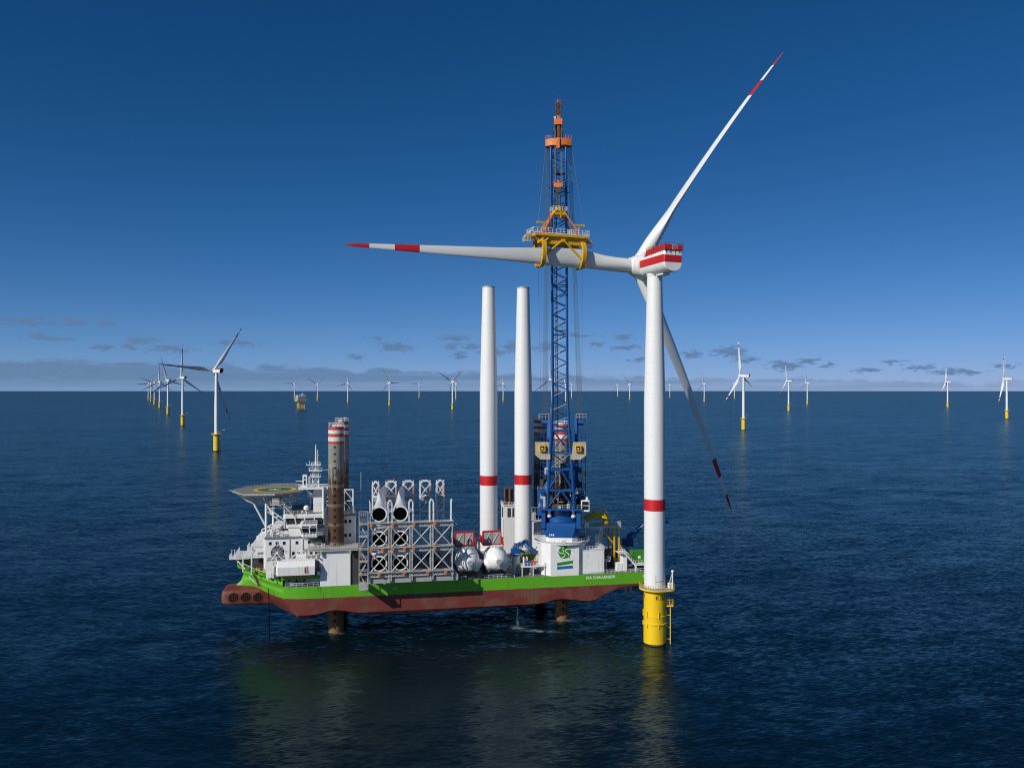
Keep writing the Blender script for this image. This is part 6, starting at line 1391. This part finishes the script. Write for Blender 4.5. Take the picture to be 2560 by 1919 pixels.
mb = SB(b); mb.T = mb.T @ GB; mb.bbox(74.0, 81.5, 18, 20.5, 28.6, 29.6, .1); mb.bbox(75.5, 81.0, 18.2, 20.3, 29.6, 30.3, .1); mb.bbox(80.2, 81.6, 18, 20.5, 26.8, 28.7, .1); mb.bbox(72.2, 74.1, 18.6, 19.8, 28.7, 29.3, .1); mb.bar((74.2, 18.1, 26.8), (74.8, 18.1, 28.8), .5); mb.build('beam', 'yellow', t)
mb = SB(b); mb.T = mb.T @ GB; mb.rail([(76.6, 18.2, 30.3), (80.8, 18.2, 30.3), (80.8, 20.3, 30.3), (76.6, 20.3, 30.3)], h=1.2, step=.8, r=.07, closed=True); mb.build('railing', 'yellow', t)
b = (77.2, 11, 15); t = sthing('clamp_arm', 'upright orange-yellow arm standing below the stern gantry platform', 'lifting frame', b); mb = SB(b); mb.bar((77.0, 11, 15), (77.0, 11, 22), .5, .5); mb.bar((77.0, 11, 22), (77.4, 11, 26), .7, .7); mb.bar((77.0, 11, 20.5), (75.3, 11, 18.8), .4); mb.build('post', 'yellow_rig', t); mb = SB(b); mb.tube((76.8, 10.6, 22), (76.8, 11.4, 22), .6, n=12); mb.build('joint', 'orange', t)
# hose hanging from the bow, water running from the hull
b = (-23.3, 4.6, 0); t = sthing('hanging_hose', 'thin dark hose hanging from the bow down into the water', 'hose', b)
mb = SB(b); pts = [(-23.45, 4.5, 13.9), (-23.3, 4.3, 10), (-23.25, 4.3, 5), (-23.15, 4.3, -1)]; mb.path(pts, .11, n=8); mb.build('hose', 'black', t)
b = (48.6, 1.0, 0); t = sthing('water_stream', 'white stream of cooling water falling from the hull bottom into the sea', 'water', b)
mb = SB(b); rng = random.Random(5)
def stream_mat():
    m = bpy.data.materials.new('falling_water'); m.use_nodes = True; n, l = m.node_tree.nodes, m.node_tree.links
    tr = n.new('ShaderNodeBsdfTransparent'); df = n['Principled BSDF']; df.inputs['Base Color'].default_value = (.75, .8, .83, 1); df.inputs['Roughness'].default_value = .6
    tc = n.new('ShaderNodeTexCoord'); mp = n.new('ShaderNodeMapping'); mp.inputs['Scale'].default_value = (3, 3, .5); l.new(tc.outputs['Object'], mp.inputs[0])
    z = n.new('ShaderNodeTexNoise'); z.inputs['Scale'].default_value = 1; z.inputs['Detail'].default_value = 4; l.new(mp.outputs[0], z.inputs['Vector'])
    r = n.new('ShaderNodeMapRange'); r.inputs[1].default_value = .4; r.inputs[2].default_value = .75; r.inputs[4].default_value = .14; l.new(z.outputs['Fac'], r.inputs[0])
    mx = n.new('ShaderNodeMixShader'); l.new(r.outputs[0], mx.inputs[0]); l.new(tr.outputs[0], mx.inputs[1]); l.new(df.outputs[0], mx.inputs[2]); l.new(mx.outputs[0], n['Material Output'].inputs[0])
    return m
mb.lathe([(.15, 6.0), (.2, 4.5), (.32, 2.2), (.5, .6), (.7, .02)], n=14, c=(48.6, 1.0), cap=False); mb.build('stream', stream_mat(), t)

# ------------------------------------------------------------------ people
def person(label, loc, rz, pose, jacket, legs):
    """one continuous skinned figure; joints in metres, facing -Y"""
    J = dict(pel=(0, 0, .95), bel=(0, 0, 1.12), che=(0, .0, 1.36), nec=(0, 0, 1.52), hea=(0, -.02, 1.66), top=(0, -.01, 1.77))
    rad = dict(pel=.16, bel=.145, che=.17, nec=.06, hea=.098, top=.07); E = [('pel', 'bel'), ('bel', 'che'), ('che', 'nec'), ('nec', 'hea'), ('hea', 'top')]
    for s_, n_ in ((-1, 'l'), (1, 'r')):
        arm = pose[n_]
        for k, (nm_, r_) in enumerate((('sh', .075), ('elb', .055), ('wri', .04), ('han', .045))): J[nm_ + n_] = arm[k]; rad[nm_ + n_] = r_
        J['hip' + n_] = (s_ * .10, 0, .88); J['kne' + n_] = (s_ * .12, -.03, .48); J['ank' + n_] = (s_ * .13, .02, .10); J['toe' + n_] = (s_ * .14, -.17, .05)
        rad.update({'hip' + n_: .10, 'kne' + n_: .07, 'ank' + n_: .055, 'toe' + n_: .05})
        E += [('che', 'sh' + n_), ('sh' + n_, 'elb' + n_), ('elb' + n_, 'wri' + n_), ('wri' + n_, 'han' + n_), ('pel', 'hip' + n_), ('hip' + n_, 'kne' + n_), ('kne' + n_, 'ank' + n_), ('ank' + n_, 'toe' + n_)]
    ks = list(J); me = bpy.data.meshes.new('person'); me.from_pydata([J[k] for k in ks], [(ks.index(a), ks.index(b)) for a, b in E], [])
    o = bpy.data.objects.new('person', me); COL.objects.link(o)
    md = o.modifiers.new('skin', 'SKIN'); sub = o.modifiers.new('sub', 'SUBSURF'); sub.levels = 1; sub.render_levels = 1
    for k, sv in zip(ks, me.skin_vertices[0].data): sv.radius = (rad[k], rad[k]); sv.use_root = k == 'pel'
    bpy.context.view_layer.update()
    m2 = bpy.data.meshes.new_from_object(o.evaluated_get(bpy.context.evaluated_depsgraph_get())); o.modifiers.clear(); o.data = m2
    m2.materials.clear()
    for nm_ in (jacket, legs, 'skin', 'ship_white'): m2.materials.append(M[nm_])
    hands = [Vector(pose[n_][3]) for n_ in 'lr']
    for p in m2.polygons:
        c = p.center; p.use_smooth = True
        p.material_index = 3 if c.z > 1.69 else 2 if c.z > 1.54 or min((c - h_).length for h_ in hands) < .06 else 0 if c.z > .93 else 1
    o.location = loc; o.rotation_euler = (0, 0, rz); tag(o, label, 'person')
    return o
down = dict(l=[(-.2, 0, 1.42), (-.27, .02, 1.15), (-.28, -.08, .92), (-.28, -.12, .84)], r=[(.2, 0, 1.42), (.27, .02, 1.15), (.26, -.12, .95), (.25, -.17, .88)])
out_ = dict(l=[(-.2, 0, 1.42), (-.48, -.05, 1.36), (-.72, -.12, 1.42), (-.80, -.15, 1.45)], r=[(.2, 0, 1.42), (.46, -.05, 1.40), (.70, -.14, 1.46), (.78, -.18, 1.48)])
person('worker in yellow jacket and dark trousers standing on the bow deck', SM @ Vector((-25.0, 6.8, 17.35)), SA + .5, down, 'hivis', 'navy')
TMx = Matrix.Translation((TX, TY, 0)) @ Matrix.Rotation(YAW, 4, 'Z')
person('worker in yellow suit with arms spread on the red railed nacelle roof', TMx @ Vector((.2, -8.6, HZ + 2.6)), YAW, out_, 'hivis', 'hivis')
